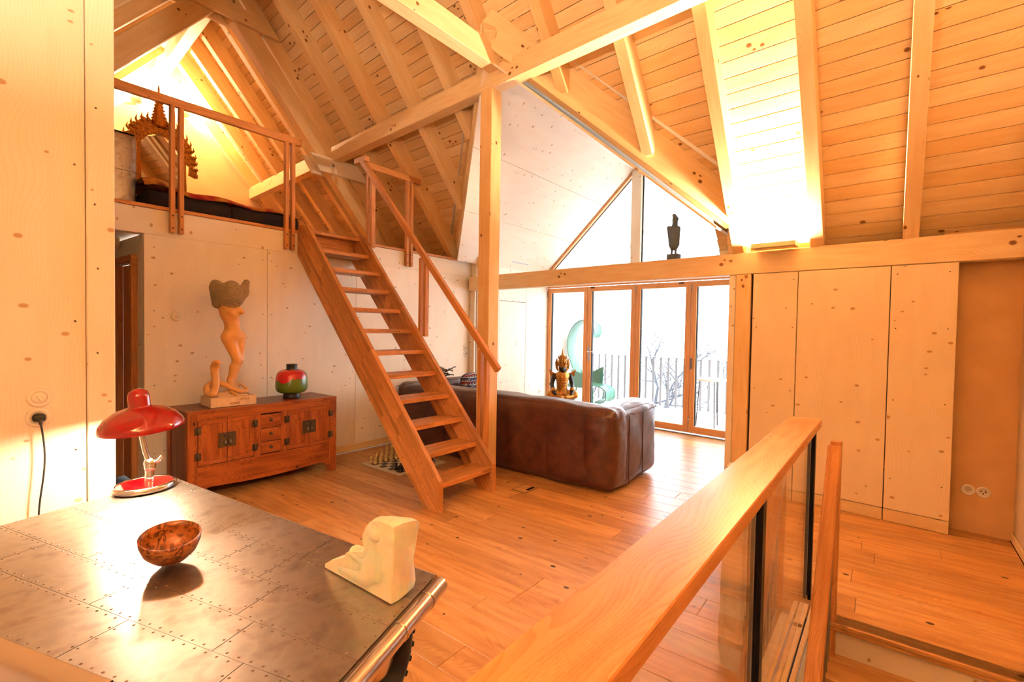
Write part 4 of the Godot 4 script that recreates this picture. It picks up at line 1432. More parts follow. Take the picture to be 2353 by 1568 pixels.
func stairwell() -> void:
	# ---- landing edge: nosing, riser and the flight going down towards the camera
	var st := struct("stairwell", "oak flight of stairs going down from the landing", "stair")
	wbox("nosing", Vector3(0.10, 0.045, 0.96), Vector3(3.06, -0.0225, 0.263), M.planks[0], st, 2, 0.0, 0.006)
	for k in range(0, 10):
		var y := -0.19 * k
		wbox("riser", Vector3(0.02, 0.165, 0.96), Vector3(3.075 - 0.2 * k, y - 0.13, 0.263), M.pale, st, 2, 0.0, 0.001)
		wbox("tread", Vector3(0.26, 0.04, 0.96), Vector3(2.955 - 0.2 * k, y - 0.21, 0.263), M.planks[k % 4], st, 2, 0.0, 0.004)
	var side := MB.new()
	side.box(Vector3(3.2, 2.6, 0.05), at(Vector3(1.6, -1.33, -0.255)), 0.0)
	side.box(Vector3(0.05, 2.6, 1.1), at(Vector3(0.18, -1.3, 0.25)), 0.0)
	side.box(Vector3(3.3, 0.05, 1.2), at(Vector3(1.6, -2.6, 0.25)), 0.0)
	side.box(Vector3(0.05, 2.6, 1.1), at(Vector3(3.12, -1.55, 0.25)), 0.0)
	put(side, "well_lining", M.pale, st)
	# two floor edge strips with a dark slot between them
	wbox("edge_strip", Vector3(2.9, 0.016, 0.022), Vector3(1.64, 0.008, -0.318), M.spruce, st, 0, 0.0, 0.002)
	wbox("edge_strip", Vector3(2.9, 0.016, 0.022), Vector3(1.64, 0.006, -0.288), M.spruce, st, 0, 0.0, 0.002)
	# ---- glass balustrade with a broad oak rail
	var b := thing("glass_balustrade", "glass balustrade with broad oak top rail and black steel posts", "railing", Vector3(0, 0, 0))
	wbox("top_rail", Vector3(2.95, 0.045, 0.162), Vector3(1.865, 0.978, -0.381), M.oak_rail, b, 0, 0.0, 0.003)
	for x in [0.55, 1.79, 3.20]:
		var m := MB.new()
		m.box(Vector3(0.05, 0.955, 0.014), at(Vector3(x, 0.4775, -0.318)), 0.001)
		m.box(Vector3(0.012, 0.955, 0.05), at(Vector3(x + 0.03, 0.4775, -0.34)), 0.001)
		put(m, "post", M.steel_black, b)
	for q in [[0.60, 1.74], [1.84, 3.15]]:
		var g := MB.new()
		g.box(Vector3(q[1] - q[0], 0.93, 0.012), at(Vector3((q[0] + q[1]) * 0.5, 0.485, -0.335)))
		put(g, "pane", M.glass, b)
		for x in q:
			var ed := MB.new()
			ed.box(Vector3(0.012, 0.93, 0.014), at(Vector3(x + (0.004 if x == q[0] else -0.004), 0.485, -0.335)))
			put(ed, "clamp_strip", M.steel, b)
	# ---- stair handrail with newel and thin rods
	var h := thing("stair_handrail", "oak newel and handrail with thin steel rods going down the stairwell", "handrail", Vector3(0, 0, 0))
	wbox("newel", Vector3(0.045, 1.14, 0.05), Vector3(3.045, 0.37, -0.205), M.oak, h, 1)
	beam("rail", Vector3(3.045, 0.90, -0.21), Vector3(2.0, -0.34, -0.21), 0.06, 0.07, M.oak, h)
	var rd := MB.new()
	for i in 6:
		var x := 2.97 - i * 0.1
		var y := 0.90 - (3.045 - x) * 1.187
		rd.tube([Vector3(x, y - 0.02, -0.205), Vector3(x, -0.19 * (1 + int((3.075 - x) / 0.2)), -0.205)], 0.006, 8)
	put(rd, "rods", M.steel, h)
	# ---- rough stone stele behind the glass
	var sl := thing("stone_stele", "rough-edged pale stone stele standing behind the glass balustrade", "sculpture", Vector3(2.42, 0, -0.52))
	var mb := MB.new()
	var ring := []
	var nzz := FastNoiseLite.new()
	nzz.seed = 4
	nzz.frequency = 3.0
	var base := [Vector2(-0.17, 0.055), Vector2(-0.06, 0.06), Vector2(0.10, 0.07), Vector2(0.24, 0.10), Vector2(0.25, 0.0), Vector2(0.20, -0.10), Vector2(0.02, -0.09), Vector2(-0.12, -0.04)]
	var rows := 26
	for j in rows + 1:
		var f := float(j) / rows
		var y := f * 0.86
		var s := 1.0 - 0.45 * f + 0.16 * nzz.get_noise_2d(0.0, y * 4.0)
		var rr: Array[Vector3] = []
		for i in base.size():
			var p: Vector2 = base[i]
			var k := s * (1.0 + 0.22 * nzz.get_noise_2d(i * 7.0, y * 2.2))
			rr.append(Vector3(p.x * k + 0.03 * f, y, p.y * (0.75 + 0.25 * k)))
		ring.append(rr)
	for j in rows:
		for i in base.size():
			var i2 := (i + 1) % base.size()
			var a: Vector3 = ring[j][i]
			var b2: Vector3 = ring[j][i2]
			var c: Vector3 = ring[j + 1][i2]
			var d: Vector3 = ring[j + 1][i]
			var nn := (b2 - a).cross(d - a).normalized()
			var mid := (a + b2 + c + d) * 0.25
			if nn.dot(mid - Vector3(0.04, mid.y, 0.0)) < 0:
				nn = -nn
			mb.quad(a, b2, c, d, nn)
	for i in range(1, base.size() - 1):
		mb.flat(ring[rows][0], ring[rows][i], ring[rows][i + 1], Vector3.UP)
	put(mb, "stone", M.stone, sl)


func socket(p: Vector3, nrm: Vector3, label: String, kind: String, grp := "") -> Node3D:
	# a round porcelain plate; local y is the wall's normal
	var o := thing("wall_socket" if kind != "switch" else "wall_switch", label, "socket" if kind != "switch" else "switch", p, 0.0, grp)
	o.basis = Basis(nrm.cross(Vector3.UP) * -1.0, nrm, Vector3.UP * -1.0)
	o.basis = Basis(Vector3.UP.cross(nrm).normalized(), nrm, Vector3.UP.cross(nrm).normalized().cross(nrm))
	var m := MB.new()
	m.lathe([Vector2(0.026, 0.006), Vector2(0.028, 0.009), Vector2(0.037, 0.008), Vector2(0.0425, 0.003), Vector2(0.0425, 0.0)], 32)
	put(m, "plate", M.porcelain, o)
	if kind == "switch":
		var k := MB.new()
		k.lathe([Vector2(0, 0.011), Vector2(0.022, 0.011), Vector2(0.027, 0.007), Vector2(0.027, 0.0)], 24)
		put(k, "rocker", M.porcelain, o)
		var n2 := MB.new()
		n2.lathe([Vector2(0, 0.017), Vector2(0.013, 0.016), Vector2(0.014, 0.01)], 20, at(Vector3(0.004, 0, 0)))
		put(n2, "knob", M.porcelain, o)
	elif kind == "toggle":
		var k := MB.new()
		k.lathe([Vector2(0, 0.012), Vector2(0.018, 0.011), Vector2(0.026, 0.007), Vector2(0.026, 0.0)], 24)
		put(k, "insert", M.porcelain, o)
		var n2 := MB.new()
		n2.rbox(Vector3(0.012, 0.012, 0.03), 0.005, 4, at(Vector3(0, 0.016, 0), 0.5))
		put(n2, "toggle", M.porcelain, o)
	else:
		var k := MB.new()
		k.lathe([Vector2(0, 0.001), Vector2(0.02, 0.001), Vector2(0.021, 0.007), Vector2(0.027, 0.008)], 24)
		put(k, "insert", M.porcelain, o)
		var hl := MB.new()
		for c in ([[-0.0095, 0.0, 0.003], [0.0095, 0.0, 0.003], [0.0, 0.011, 0.003]] if kind == "power" else [[-0.012, -0.004, 0.005], [0.012, -0.004, 0.005], [0.0, 0.011, 0.005]]):
			hl.lathe([Vector2(0, 0.0025), Vector2(c[2], 0.0025), Vector2(c[2], 0.001)], 10, at(Vector3(c[0], 0, c[1])))
		put(hl, "holes", M.black, o)
	return o


func living() -> void:
	# ---- leather corner sofa, seen from behind
	var o := thing("sofa", "large brown leather corner sofa seen from behind", "sofa", Vector3(0, 0, 0))
	var nzz := FastNoiseLite.new()
	nzz.seed = 9
	nzz.frequency = 2.2
	var wave := func(p: Vector3, n: Vector3) -> Vector3:
		return n * (nzz.get_noise_3dv(p * 1.0) * 0.018 + nzz.get_noise_3dv(p * 4.0 + Vector3(9, 3, 1)) * 0.006)
	var blocks := [
		["backrest", Vector3(0.34, 0.76, 2.92), Vector3(4.155, 0.40, -3.395), 0.085, 0.022],
		["armrest", Vector3(1.06, 0.745, 0.34), Vector3(4.52, 0.395, -2.105), 0.085, 0.022],
		["seat", Vector3(0.86, 0.40, 2.5), Vector3(4.62, 0.23, -3.5), 0.08, 0.02],
		["corner_backrest", Vector3(1.25, 0.755, 0.30), Vector3(4.66, 0.40, -4.86), 0.085, 0.02],
		["corner_seat", Vector3(0.9, 0.40, 0.9), Vector3(4.85, 0.23, -4.3), 0.08, 0.02],
	]
	for b in blocks:
		var m := MB.new()
		m.rbox(b[1], b[3], 22, at(b[2]), b[4], wave)
		put(m, b[0], M.leather, o)
	# corded seams
	var sm := MB.new()
	var cord := mat(Color(0.30, 0.15, 0.09), 0.6)
	var line := func(p0: Vector3, p1: Vector3) -> void:
		var pts := []
		for i in 25:
			var f := i / 24.0
			var p := p0.lerp(p1, f)
			p.y += 0.006 * sin(f * 23.0) + 0.004 * sin(f * 41.0)
			pts.append(p)
		sm.tube(pts, 0.0045, 6)
	line.call(Vector3(3.985, 0.705, -4.84), Vector3(3.985, 0.705, -1.96))
	line.call(Vector3(3.99, 0.70, -1.925), Vector3(5.04, 0.70, -1.925))
	line.call(Vector3(4.04, 0.73, -5.0), Vector3(5.27, 0.735, -4.70))
	for z in [-2.62, -3.30, -4.05]:
		line.call(Vector3(3.957, 0.10, z), Vector3(3.962, 0.69, z))
	for x in [4.30, 4.62]:
		line.call(Vector3(x, 0.06, -1.912), Vector3(x, 0.70, -1.916))
	put(sm, "corded_seam", cord, o)
	# ---- cushions on it
	var pc := thing("cushion", "black, white, red and blue woven cushion on the corner sofa", "cushion", Vector3(5.0, 0.66, -4.50))
	var pm := mat(Color(1, 1, 1), 0.95)
	pm.albedo_texture = plaid()
	pm.uv1_triplanar = true
	pm.uv1_scale = Vector3.ONE * 2.6
	var m1 := MB.new()
	m1.rbox(Vector3(0.44, 0.40, 0.14), 0.065, 12, Transform3D(Basis(Vector3.RIGHT, -0.35), Vector3(0, 0, 0)), 0.03)
	put(m1, "cover", pm, pc)
	var fr := thing("fringed_throw", "grey-brown fringed throw lying beside the woven cushion", "throw", Vector3(4.60, 0.90, -4.80))
	var fm := MB.new()
	var r := RandomNumberGenerator.new()
	r.seed = 3
	for i in 46:
		var p := Vector3(r.randf_range(-0.16, 0.16), r.randf_range(-0.05, 0.05), r.randf_range(-0.05, 0.09))
		var pts := []
		for k in 6:
			pts.append(p)
			p += Vector3(r.randf_range(-0.035, 0.035), r.randf_range(-0.02, 0.02), r.randf_range(-0.03, 0.03))
		fm.tube(pts, 0.008, 5)
	put(fm, "strands", mat(Color(0.42, 0.36, 0.32), 0.95), fr).set_meta("kind", "stuff")
	chess()
	guardian()
	socket(Vector3(1.608, 1.562, -5.05), Vector3.BACK, "round white light switch on the pale wall left of the statue", "switch")
	socket(Vector3(5.375, 1.185, -5.05), Vector3.BACK, "upper of the two white sockets on the back wall near the bay", "power", "sockets near the bay")
	socket(Vector3(5.375, 1.10, -5.05), Vector3.BACK, "lower of the two white sockets on the back wall near the bay", "power", "sockets near the bay")
	socket(Vector3(7.19, 0.375, -4.93), Vector3.BACK, "single white socket low on the bay wall beside the folding doors", "power")
	socket(S(0.20, 0.322, -0.515), -NB, "left power socket in the ochre plaster niche", "power", "sockets in the niche")
	socket(S(0.20, 0.322, -0.60), -NB, "right aerial socket with three holes in the ochre niche", "aerial", "sockets in the niche")


func plaid() -> ImageTexture:
	var im := Image.create(128, 128, false, Image.FORMAT_RGB8)
	im.fill(Color(0.06, 0.06, 0.07))
	var cols := [Color(0.75, 0.10, 0.16), Color(0.85, 0.84, 0.82), Color(0.12, 0.30, 0.62), Color(0.85, 0.84, 0.82)]
	for i in 16:
		im.fill_rect(Rect2i(0, i * 8, 128, 2), cols[i % 4])
		for k in 16:
			if (i + k) % 2:
				im.fill_rect(Rect2i(k * 8, i * 8 + 3, 4, 3), cols[(i + 1) % 4])
	return ImageTexture.create_from_image(im)


func chess() -> void:
	var x0 := 3.145
	var z0 := -4.47
	var b := thing("chess_board", "large cream and grey chess board lying on the floor behind the stair", "chess board", Vector3(x0 + 0.32, 0, z0 + 0.32))
	var cream := tri_mat(Color(0.80, 0.74, 0.62), 0.6, noise_tex(0.05, [Color(0.92, 0.9, 0.88), Color(1, 1, 1)], 128, 3, 41), 3.0)
	var grey := mat(Color(0.22, 0.21, 0.23), 0.6)
	var m := MB.new()
	m.box(Vector3(0.64, 0.018, 0.64), at(Vector3(0, 0.009, 0)), 0.003)
	put(m, "slab", cream, b)
	var sq := MB.new()
	sq.box(Vector3(0.068, 0.0015, 0.068), at(Vector3(0, 0.0187, 0)))
	var sqm := sq.mesh()
	for i in 8:
		for j in 8:
			if (i + j) % 2 == 1:
				var s := put(sqm, "dark_square", grey, b)
				s.position = Vector3(-0.245 + i * 0.07, 0, -0.245 + j * 0.07)
	var ivory := tri_mat(Color(0.86, 0.76, 0.55), 0.55, noise_tex(0.04, [Color(0.78, 0.72, 0.62), Color(1, 1, 1)], 128, 3, 42), 8.0)
	var ebony := mat(Color(0.035, 0.028, 0.025), 0.4)
	var kinds := ["hut", "horse", "monk", "queen", "king", "monk"]
	var words := {"hut": "hut-shaped rook", "horse": "rearing knight", "monk": "hooded bishop", "queen": "tall crowned queen", "king": "broad king"}
	var place := ["at the left corner", "second from the left corner", "third from the left corner", "fourth from the left corner", "fifth from the left corner", "sixth from the left corner"]
	for i in 6:
		piece(kinds[i], ivory, Vector3(x0 + 0.075 + i * 0.07, 0.0195, z0 + 0.075), "cream %s in the back row %s" % [words[kinds[i]], place[i]], "cream chess pieces")
		piece("pawn", ivory, Vector3(x0 + 0.075 + i * 0.07, 0.0195, z0 + 0.145), "cream carved pawn in the second row %s" % place[i], "cream chess pieces")
	piece("hut", ebony, Vector3(x0 + 0.075, 0.0195, z0 + 0.565), "black castle rook at the corner nearest the camera", "black chess pieces")
	piece("pawn", ebony, Vector3(x0 + 0.075, 0.0195, z0 + 0.495), "black pawn behind the nearest black rook", "black chess pieces")
	piece("horse", ebony, Vector3(x0 + 0.145, 0.0195, z0 + 0.565), "black knight beside the nearest black rook", "black chess pieces")
	piece("monk", ebony, Vector3(x0 + 0.495, 0.0195, z0 + 0.565), "black bishop seen between the lowest stair treads", "black chess pieces")


func piece(kind: String, m: Material, p: Vector3, label: String, group: String) -> void:
	var o := thing("chess_piece", label, "chess piece", p, 0.0, group)
	var mb := MB.new()
	match kind:
		"hut":
			mb.lathe([Vector2(0.0, 0.0), Vector2(0.027, 0.0), Vector2(0.027, 0.01), Vector2(0.024, 0.014), Vector2(0.023, 0.042), Vector2(0.028, 0.046), Vector2(0.027, 0.054), Vector2(0.012, 0.07), Vector2(0.004, 0.074), Vector2(0.003, 0.084), Vector2(0, 0.085)], 18)
			for i in 6:
				var a := TAU * i / 6
				mb.box(Vector3(0.006, 0.03, 0.012), Transform3D(Basis(Vector3.UP, -a), Vector3(cos(a) * 0.0235, 0.028, sin(a) * 0.0235)), 0.001)
		"pawn":
			mb.nets([[Vector3(0, 0.006, 0), Vector3(0, 0.012, 0), 0.02, 0.02], [Vector3(0, 0.014, 0), Vector3(0, 0.042, 0), 0.018, 0.013], [Vector3(0, 0.06, 0), Vector3(0, 0.066, 0.002), 0.0125, 0.012], [Vector3(0.015, 0.03, 0.006), Vector3(0.006, 0.035, 0.014), 0.006, 0.005], [Vector3(-0.015, 0.03, 0.006), Vector3(-0.006, 0.035, 0.014), 0.006, 0.005], [Vector3(0, 0.074, 0), Vector3(0, 0.082, 0), 0.007, 0.003]], 0.004, 0.006, [[Vector3.DOWN, 0.0]])
		"horse":
			mb.nets([[Vector3(0, 0.006, 0), Vector3(0, 0.012, 0), 0.021, 0.021], [Vector3(-0.003, 0.016, 0), Vector3(0.002, 0.06, 0), 0.018, 0.014], [Vector3(0.0, 0.062, 0), Vector3(0.006, 0.088, 0), 0.013, 0.011], [Vector3(0.006, 0.09, 0), Vector3(0.026, 0.078, 0.002), 0.01, 0.006], [Vector3(0.0, 0.094, 0.005), Vector3(-0.004, 0.106, 0.006), 0.004, 0.002], [Vector3(0.014, 0.045, 0.006), Vector3(0.024, 0.058, 0.008), 0.006, 0.004]], 0.004, 0.006, [[Vector3.DOWN, 0.0]])
		"monk":
			mb.nets([[Vector3(0, 0.006, 0), Vector3(0, 0.012, 0), 0.022, 0.022], [Vector3(0, 0.016, 0), Vector3(0, 0.07, 0), 0.02, 0.014], [Vector3(0, 0.09, 0), Vector3(0, 0.098, 0), 0.014, 0.013], [Vector3(0.016, 0.05, 0.006), Vector3(0.004, 0.056, 0.016), 0.007, 0.006], [Vector3(0, 0.104, 0), Vector3(0, 0.118, -0.004), 0.011, 0.003]], 0.004, 0.006, [[Vector3.DOWN, 0.0]])
		"queen":
			mb.lathe([Vector2(0, 0), Vector2(0.024, 0), Vector2(0.024, 0.01), Vector2(0.018, 0.02), Vector2(0.014, 0.055), Vector2(0.018, 0.075), Vector2(0.013, 0.085), Vector2(0.012, 0.095), Vector2(0.017, 0.104), Vector2(0.018, 0.12), Vector2(0.013, 0.13), Vector2(0.02, 0.138), Vector2(0.021, 0.15), Vector2(0.0, 0.152)], 16)
			mb.tube([Vector3(0.008, 0.15, 0), Vector3(0.012, 0.165, 0), Vector3(0.004, 0.176, 0), Vector3(-0.008, 0.172, 0), Vector3(-0.006, 0.16, 0)], [0.008, 0.008, 0.007, 0.005, 0.003], 8)
		"king":
			mb.lathe([Vector2(0, 0), Vector2(0.027, 0), Vector2(0.027, 0.012), Vector2(0.022, 0.02), Vector2(0.018, 0.06), Vector2(0.023, 0.085), Vector2(0.016, 0.096), Vector2(0.022, 0.1), Vector2(0.021, 0.118), Vector2(0.026, 0.125), Vector2(0.02, 0.135), Vector2(0.012, 0.15), Vector2(0.0, 0.163)], 16)
	put(mb, "figure", m, o)


func guardian() -> void:
	var o := thing("guardian_statue", "gilded black seated guardian statue with tall spired crown before the glass doors", "statue", Vector3(6.80, 0, -4.22), 0.30)
	o.rotation.y = -PI / 2 + 0.75
	var ebony := mat(Color(0.03, 0.025, 0.03), 0.35)
	var plinth := MB.new()
	plinth.lathe([Vector2(0, 0), Vector2(0.21, 0), Vector2(0.21, 0.04), Vector2(0.18, 0.06), Vector2(0.18, 0.30), Vector2(0.20, 0.32), Vector2(0.20, 0.36), Vector2(0, 0.36)], 32)
	put(plinth, "plinth", ebony, o)
	var body := MB.new()
	# seated legs, skirt, torso; z is the front
	body.nets([
		[Vector3(-0.06, 0.44, 0.0), Vector3(-0.20, 0.44, 0.05), 0.075, 0.06], [Vector3(0.06, 0.44, 0.0), Vector3(0.20, 0.44, 0.05), 0.075, 0.06],
		[Vector3(-0.20, 0.42, 0.06), Vector3(-0.04, 0.40, 0.15), 0.05, 0.04], [Vector3(0.20, 0.42, 0.06), Vector3(0.04, 0.40, 0.15), 0.05, 0.04],
		[Vector3(0, 0.45, 0.0), Vector3(0, 0.56, 0.0), 0.10, 0.078], [Vector3(0, 0.56, 0.0), Vector3(0, 0.72, 0.0), 0.078, 0.105], [Vector3(-0.08, 0.74, 0), Vector3(0.08, 0.74, 0), 0.05, 0.05]], 0.014, 0.03)
	for i in 7:
		body.lathe([Vector2(0.085 + 0.004 * (i % 2), 0.0), Vector2(0.098 + 0.003 * i, 0.008), Vector2(0.085 + 0.003 * i, 0.018)], 20, at(Vector3(0, 0.54 + i * 0.026, 0)))
	put(body, "gilded_body", M.gold, o)
	var apron := MB.new()
	apron.prism(PackedVector2Array([Vector2(-0.03, 0.50), Vector2(0.03, 0.50), Vector2(0.085, 0.36), Vector2(0.06, 0.31), Vector2(0.0, 0.275), Vector2(-0.06, 0.31), Vector2(-0.085, 0.36)]), 0.02, Transform3D(Basis(Vector3.RIGHT, -0.15), Vector3(0, 0.03, 0.145)))
	put(apron, "apron", M.gold, o)
	var arms := MB.new()
	for s in [-1.0, 1.0]:
		arms.nets([[Vector3(s * 0.13, 0.74, 0), Vector3(s * 0.17, 0.60, -0.01), 0.04, 0.034], [Vector3(s * 0.17, 0.60, -0.01), Vector3(s * 0.15, 0.49, 0.10), 0.034, 0.027], [Vector3(s * 0.15, 0.48, 0.11), Vector3(s * 0.13, 0.455, 0.15), 0.028, 0.016]], 0.012, 0.015)
	put(arms, "arm", ebony, o)
	for s in [-1.0, 1.0]:
		var cuff := MB.new()
		var flame := MB.new()
		cuff.lathe([Vector2(0.03, -0.03), Vector2(0.043, -0.025), Vector2(0.04, 0.025), Vector2(0.03, 0.03)], 14, Transform3D(Basis(Quaternion(Vector3.UP, Vector3(s * 0.02, 0.11, -0.11).normalized())), Vector3(s * 0.155, 0.515, 0.075)))
		# shoulder flames
		flame.prism(PackedVector2Array([Vector2(s * 0.11, 0.70), Vector2(s * 0.20, 0.74), Vector2(s * 0.225, 0.85), Vector2(s * 0.16, 0.80), Vector2(s * 0.11, 0.78)]), 0.025)
		put(cuff, "cuff", M.gold, o)
		put(flame, "shoulder_flame", M.gold, o)
	var face := MB.new()
	face.nets([[Vector3(0, 0.80, 0.0), Vector3(0, 0.86, 0.01), 0.05, 0.062], [Vector3(0, 0.86, 0.02), Vector3(0, 0.89, 0.015), 0.06, 0.058], [Vector3(0, 0.865, 0.07), Vector3(0, 0.845, 0.092), 0.01, 0.014], [Vector3(-0.02, 0.825, 0.062), Vector3(0.02, 0.825, 0.062), 0.012, 0.012]], 0.009, 0.015)
	put(face, "face", ebony, o)
	var brow := MB.new()
	for s in [-1.0, 1.0]:
		brow.tube([Vector3(0.0, 0.885, 0.082), Vector3(s * 0.025, 0.893, 0.078), Vector3(s * 0.05, 0.88, 0.06)], [0.008, 0.009, 0.006], 6)
		brow.tube([Vector3(s * 0.06, 0.87, 0.03), Vector3(s * 0.066, 0.83, 0.045), Vector3(s * 0.04, 0.80, 0.065)], [0.01, 0.012, 0.008], 6)
	put(brow, "brow", M.gold, o)
	var crown := MB.new()
	crown.lathe([Vector2(0.074, 0.895), Vector2(0.086, 0.905), Vector2(0.078, 0.925), Vector2(0.088, 0.935), Vector2(0.07, 0.955), Vector2(0.078, 0.965), Vector2(0.058, 0.99), Vector2(0.064, 1.0), Vector2(0.046, 1.02), Vector2(0.04, 1.06), Vector2(0.046, 1.066), Vector2(0.044, 1.072), Vector2(0.018, 1.085), Vector2(0.02, 1.10), Vector2(0.01, 1.12), Vector2(0.012, 1.13), Vector2(0.004, 1.17), Vector2(0.0, 1.215)], 20)
	for i in 10:
		var a := TAU * i / 10
		var d := Vector3(cos(a), 0, sin(a))
		crown.tube([d * 0.08 + Vector3(0, 0.92, 0), d * 0.105 + Vector3(0, 0.96, 0), d * 0.085 + Vector3(0, 1.01, 0)], [0.016, 0.012, 0.002], 6)
		crown.tube([d * 0.05 + Vector3(0, 1.0, 0), d * 0.07 + Vector3(0, 1.04, 0), d * 0.055 + Vector3(0, 1.075, 0)], [0.012, 0.009, 0.002], 6)
	for s in [-1.0, 1.0]:
		crown.prism(PackedVector2Array([Vector2(s * 0.07, 0.80), Vector2(s * 0.11, 0.86), Vector2(s * 0.12, 0.95), Vector2(s * 0.095, 1.03), Vector2(s * 0.07, 0.93)]), 0.02, at(Vector3(0, 0, -0.01)))
	put(crown, "crown", M.gold, o)


func hinge(p: Vector3, parent: Node) -> void:
	var h := MB.new()
	h.box(Vector3(0.05, 0.062, 0.004), at(Vector3(0, 0, 0.002)), 0.001)
	h.lathe([Vector2(0, -0.031), Vector2(0.007, -0.031), Vector2(0.007, 0.031), Vector2(0, 0.031)], 8, at(Vector3(0, 0, 0.006)))
	var o := put(h, "hinge", M.bronze, parent)
	o.position = p


func cabinet() -> void:
	var o := thing("sideboard", "low reddish elm sideboard with bronze fittings against the pale wall", "sideboard", Vector3(2.19, 0, -4.75))
	var w := 1.36
	var zf := 0.24
	# top frame with mitred boards
	var top := part("top", o)
	wbox("board", Vector3(w, 0.03, 0.075), Vector3(0, 0.75, zf - 0.0375), M.elm, top, 0, 0.0, 0.002)
	wbox("board", Vector3(w - 0.15, 0.028, 0.405), Vector3(0, 0.75, -0.0375), M.elm_dark, top, 0, 0.0, 0.001)
	for s in [-1.0, 1.0]:
		wbox("board", Vector3(0.074, 0.03, 0.405), Vector3(s * (w * 0.5 - 0.037), 0.75, -0.0375), M.elm_dark, top, 2, 0.0, 0.002)
	var bd := part("body", o)
	for s in [-1.0, 1.0]:
		wbox("leg_post", Vector3(0.075, 0.735, 0.06), Vector3(s * (w * 0.5 - 0.0385), 0.3675, zf - 0.03), M.elm, bd, 1, 0.0, 0.003)
		wbox("leg_post", Vector3(0.075, 0.735, 0.06), Vector3(s * (w * 0.5 - 0.0385), 0.3675, -zf + 0.03), M.elm, bd, 1, 0.0, 0.003)
		for z in [-0.12, 0.0, 0.12]:
			wbox("side_board", Vector3(0.02, 0.63, 0.119), Vector3(s * (w * 0.5 - 0.022), 0.42, z), M.elm_dark, bd, 1, 0.0, 0.002)
	wbox("back_board", Vector3(w - 0.1, 0.63, 0.02), Vector3(0, 0.42, -zf + 0.012), M.elm_dark, bd, 0)
	wbox("bottom_board", Vector3(w - 0.1, 0.02, 0.42), Vector3(0, 0.285, 0), M.elm_dark, bd, 0)
	wbox("top_rail", Vector3(w - 0.15, 0.055, 0.05), Vector3(0, 0.708, zf - 0.026), M.elm, bd, 0, 0.0, 0.002)
	wbox("inner_back", Vector3(w - 0.12, 0.42, 0.01), Vector3(0, 0.48, zf - 0.07), M.dark_gap, bd, 0)
	for x in [-0.118, 0.125]:
		wbox("stile", Vector3(0.058, 0.385, 0.045), Vector3(x, 0.49, zf - 0.026), M.elm, bd, 1, 0.0, 0.002)
	# apron with small scrolled ends
	var ap := PackedVector2Array([Vector2(-0.604, 0.30), Vector2(-0.604, 0.075), Vector2(-0.57, 0.07), Vector2(-0.55, 0.10), Vector2(-0.50, 0.112), Vector2(-0.2, 0.095), Vector2(0.0, 0.09), Vector2(0.25, 0.095), Vector2(0.50, 0.112), Vector2(0.55, 0.10), Vector2(0.57, 0.07), Vector2(0.604, 0.075), Vector2(0.604, 0.30)])
	var am := MB.new()
	am.prism(ap, 0.03, at(Vector3(0, 0, zf - 0.022)), roff())
	put(am, "apron", M.elm, o)
	# doors: pairs left and right of the drawers
	for pr in [[-0.60, -0.146], [0.155, 0.605]]:
		var mid: float = (pr[0] + pr[1]) * 0.5
		for s in [-1.0, 1.0]:
			var x0: float = pr[0] if s < 0 else mid
			var x1: float = mid if s < 0 else pr[1]
			var d := part("door", o)
			var cw := x1 - x0 - 0.003
			var cx := (x0 + x1) * 0.5
			# bevelled frame boards
			for q in [[0.0, 0.172, cw, 0.034, 0], [0.0, -0.172, cw, 0.034, 0], [-cw * 0.5 + 0.017, 0.0, 0.034, 0.31, 1], [cw * 0.5 - 0.017, 0.0, 0.034, 0.31, 1]]:
				var b := MB.new()
				var ry: float = 0.0
				b.box(Vector3(q[2], q[3], 0.02), Transform3D(Basis(Vector3.RIGHT, (0.12 * signf(q[1]))) * Basis(Vector3.UP, -0.12 * signf(q[0])), Vector3(cx + q[0], 0.492 + q[1], zf - 0.014)), 0.002, q[4], roff())
				put(b, "frame", M.elm, d)
			wbox("panel", Vector3(cw - 0.066, 0.315, 0.012), Vector3(cx, 0.492, zf - 0.018), M.elm, d, 1, 0.0, 0.001)
			var pt := MB.new()
			pt.box(Vector3(0.068, 0.125, 0.004), at(Vector3(mid + s * 0.0355, 0.497, zf - 0.001)), 0.001)
			put(pt, "plate", M.bronze, d)
			var pu := MB.new()
			pu.lathe([Vector2(0, 0.012), Vector2(0.008, 0.01), Vector2(0.009, 0)], 10, Transform3D(Basis(Vector3.RIGHT, PI / 2), Vector3(mid + s * 0.018, 0.53, zf)))
			pu.nets([[Vector3(mid + s * 0.02, 0.49, zf + 0.008), Vector3(mid + s * 0.02, 0.468, zf + 0.009), 0.008, 0.014]], 0.004, 0.004)
			put(pu, "pull", M.bronze, d)
			for y in [0.60, 0.385]:
				hinge(Vector3(pr[0] - 0.004 if s < 0 else pr[1] + 0.004, y, zf + 0.001), d)
	for i in 3:
		var d := part("drawer", o)
		var y := 0.617 - i * 0.127
		wbox("front", Vector3(0.182, 0.103, 0.03), Vector3(0.0035, y, zf - 0.018), M.elm, d, 0, 0.0, 0.002)
		var k := MB.new()
		k.lathe([Vector2(0, 0.022), Vector2(0.01, 0.02), Vector2(0.013, 0.012), Vector2(0.008, 0.004), Vector2(0.014, 0.0)], 12, Transform3D(Basis(Vector3.RIGHT, PI / 2), Vector3(0.0035, y, zf - 0.003)))
		put(k, "knob", M.bronze, d)
	for y in [0.555, 0.428]:
		wbox("drawer_rail", Vector3(0.182, 0.02, 0.04), Vector3(0.0035, y, zf - 0.026), M.elm, bd, 0)
	statue()
	vase()


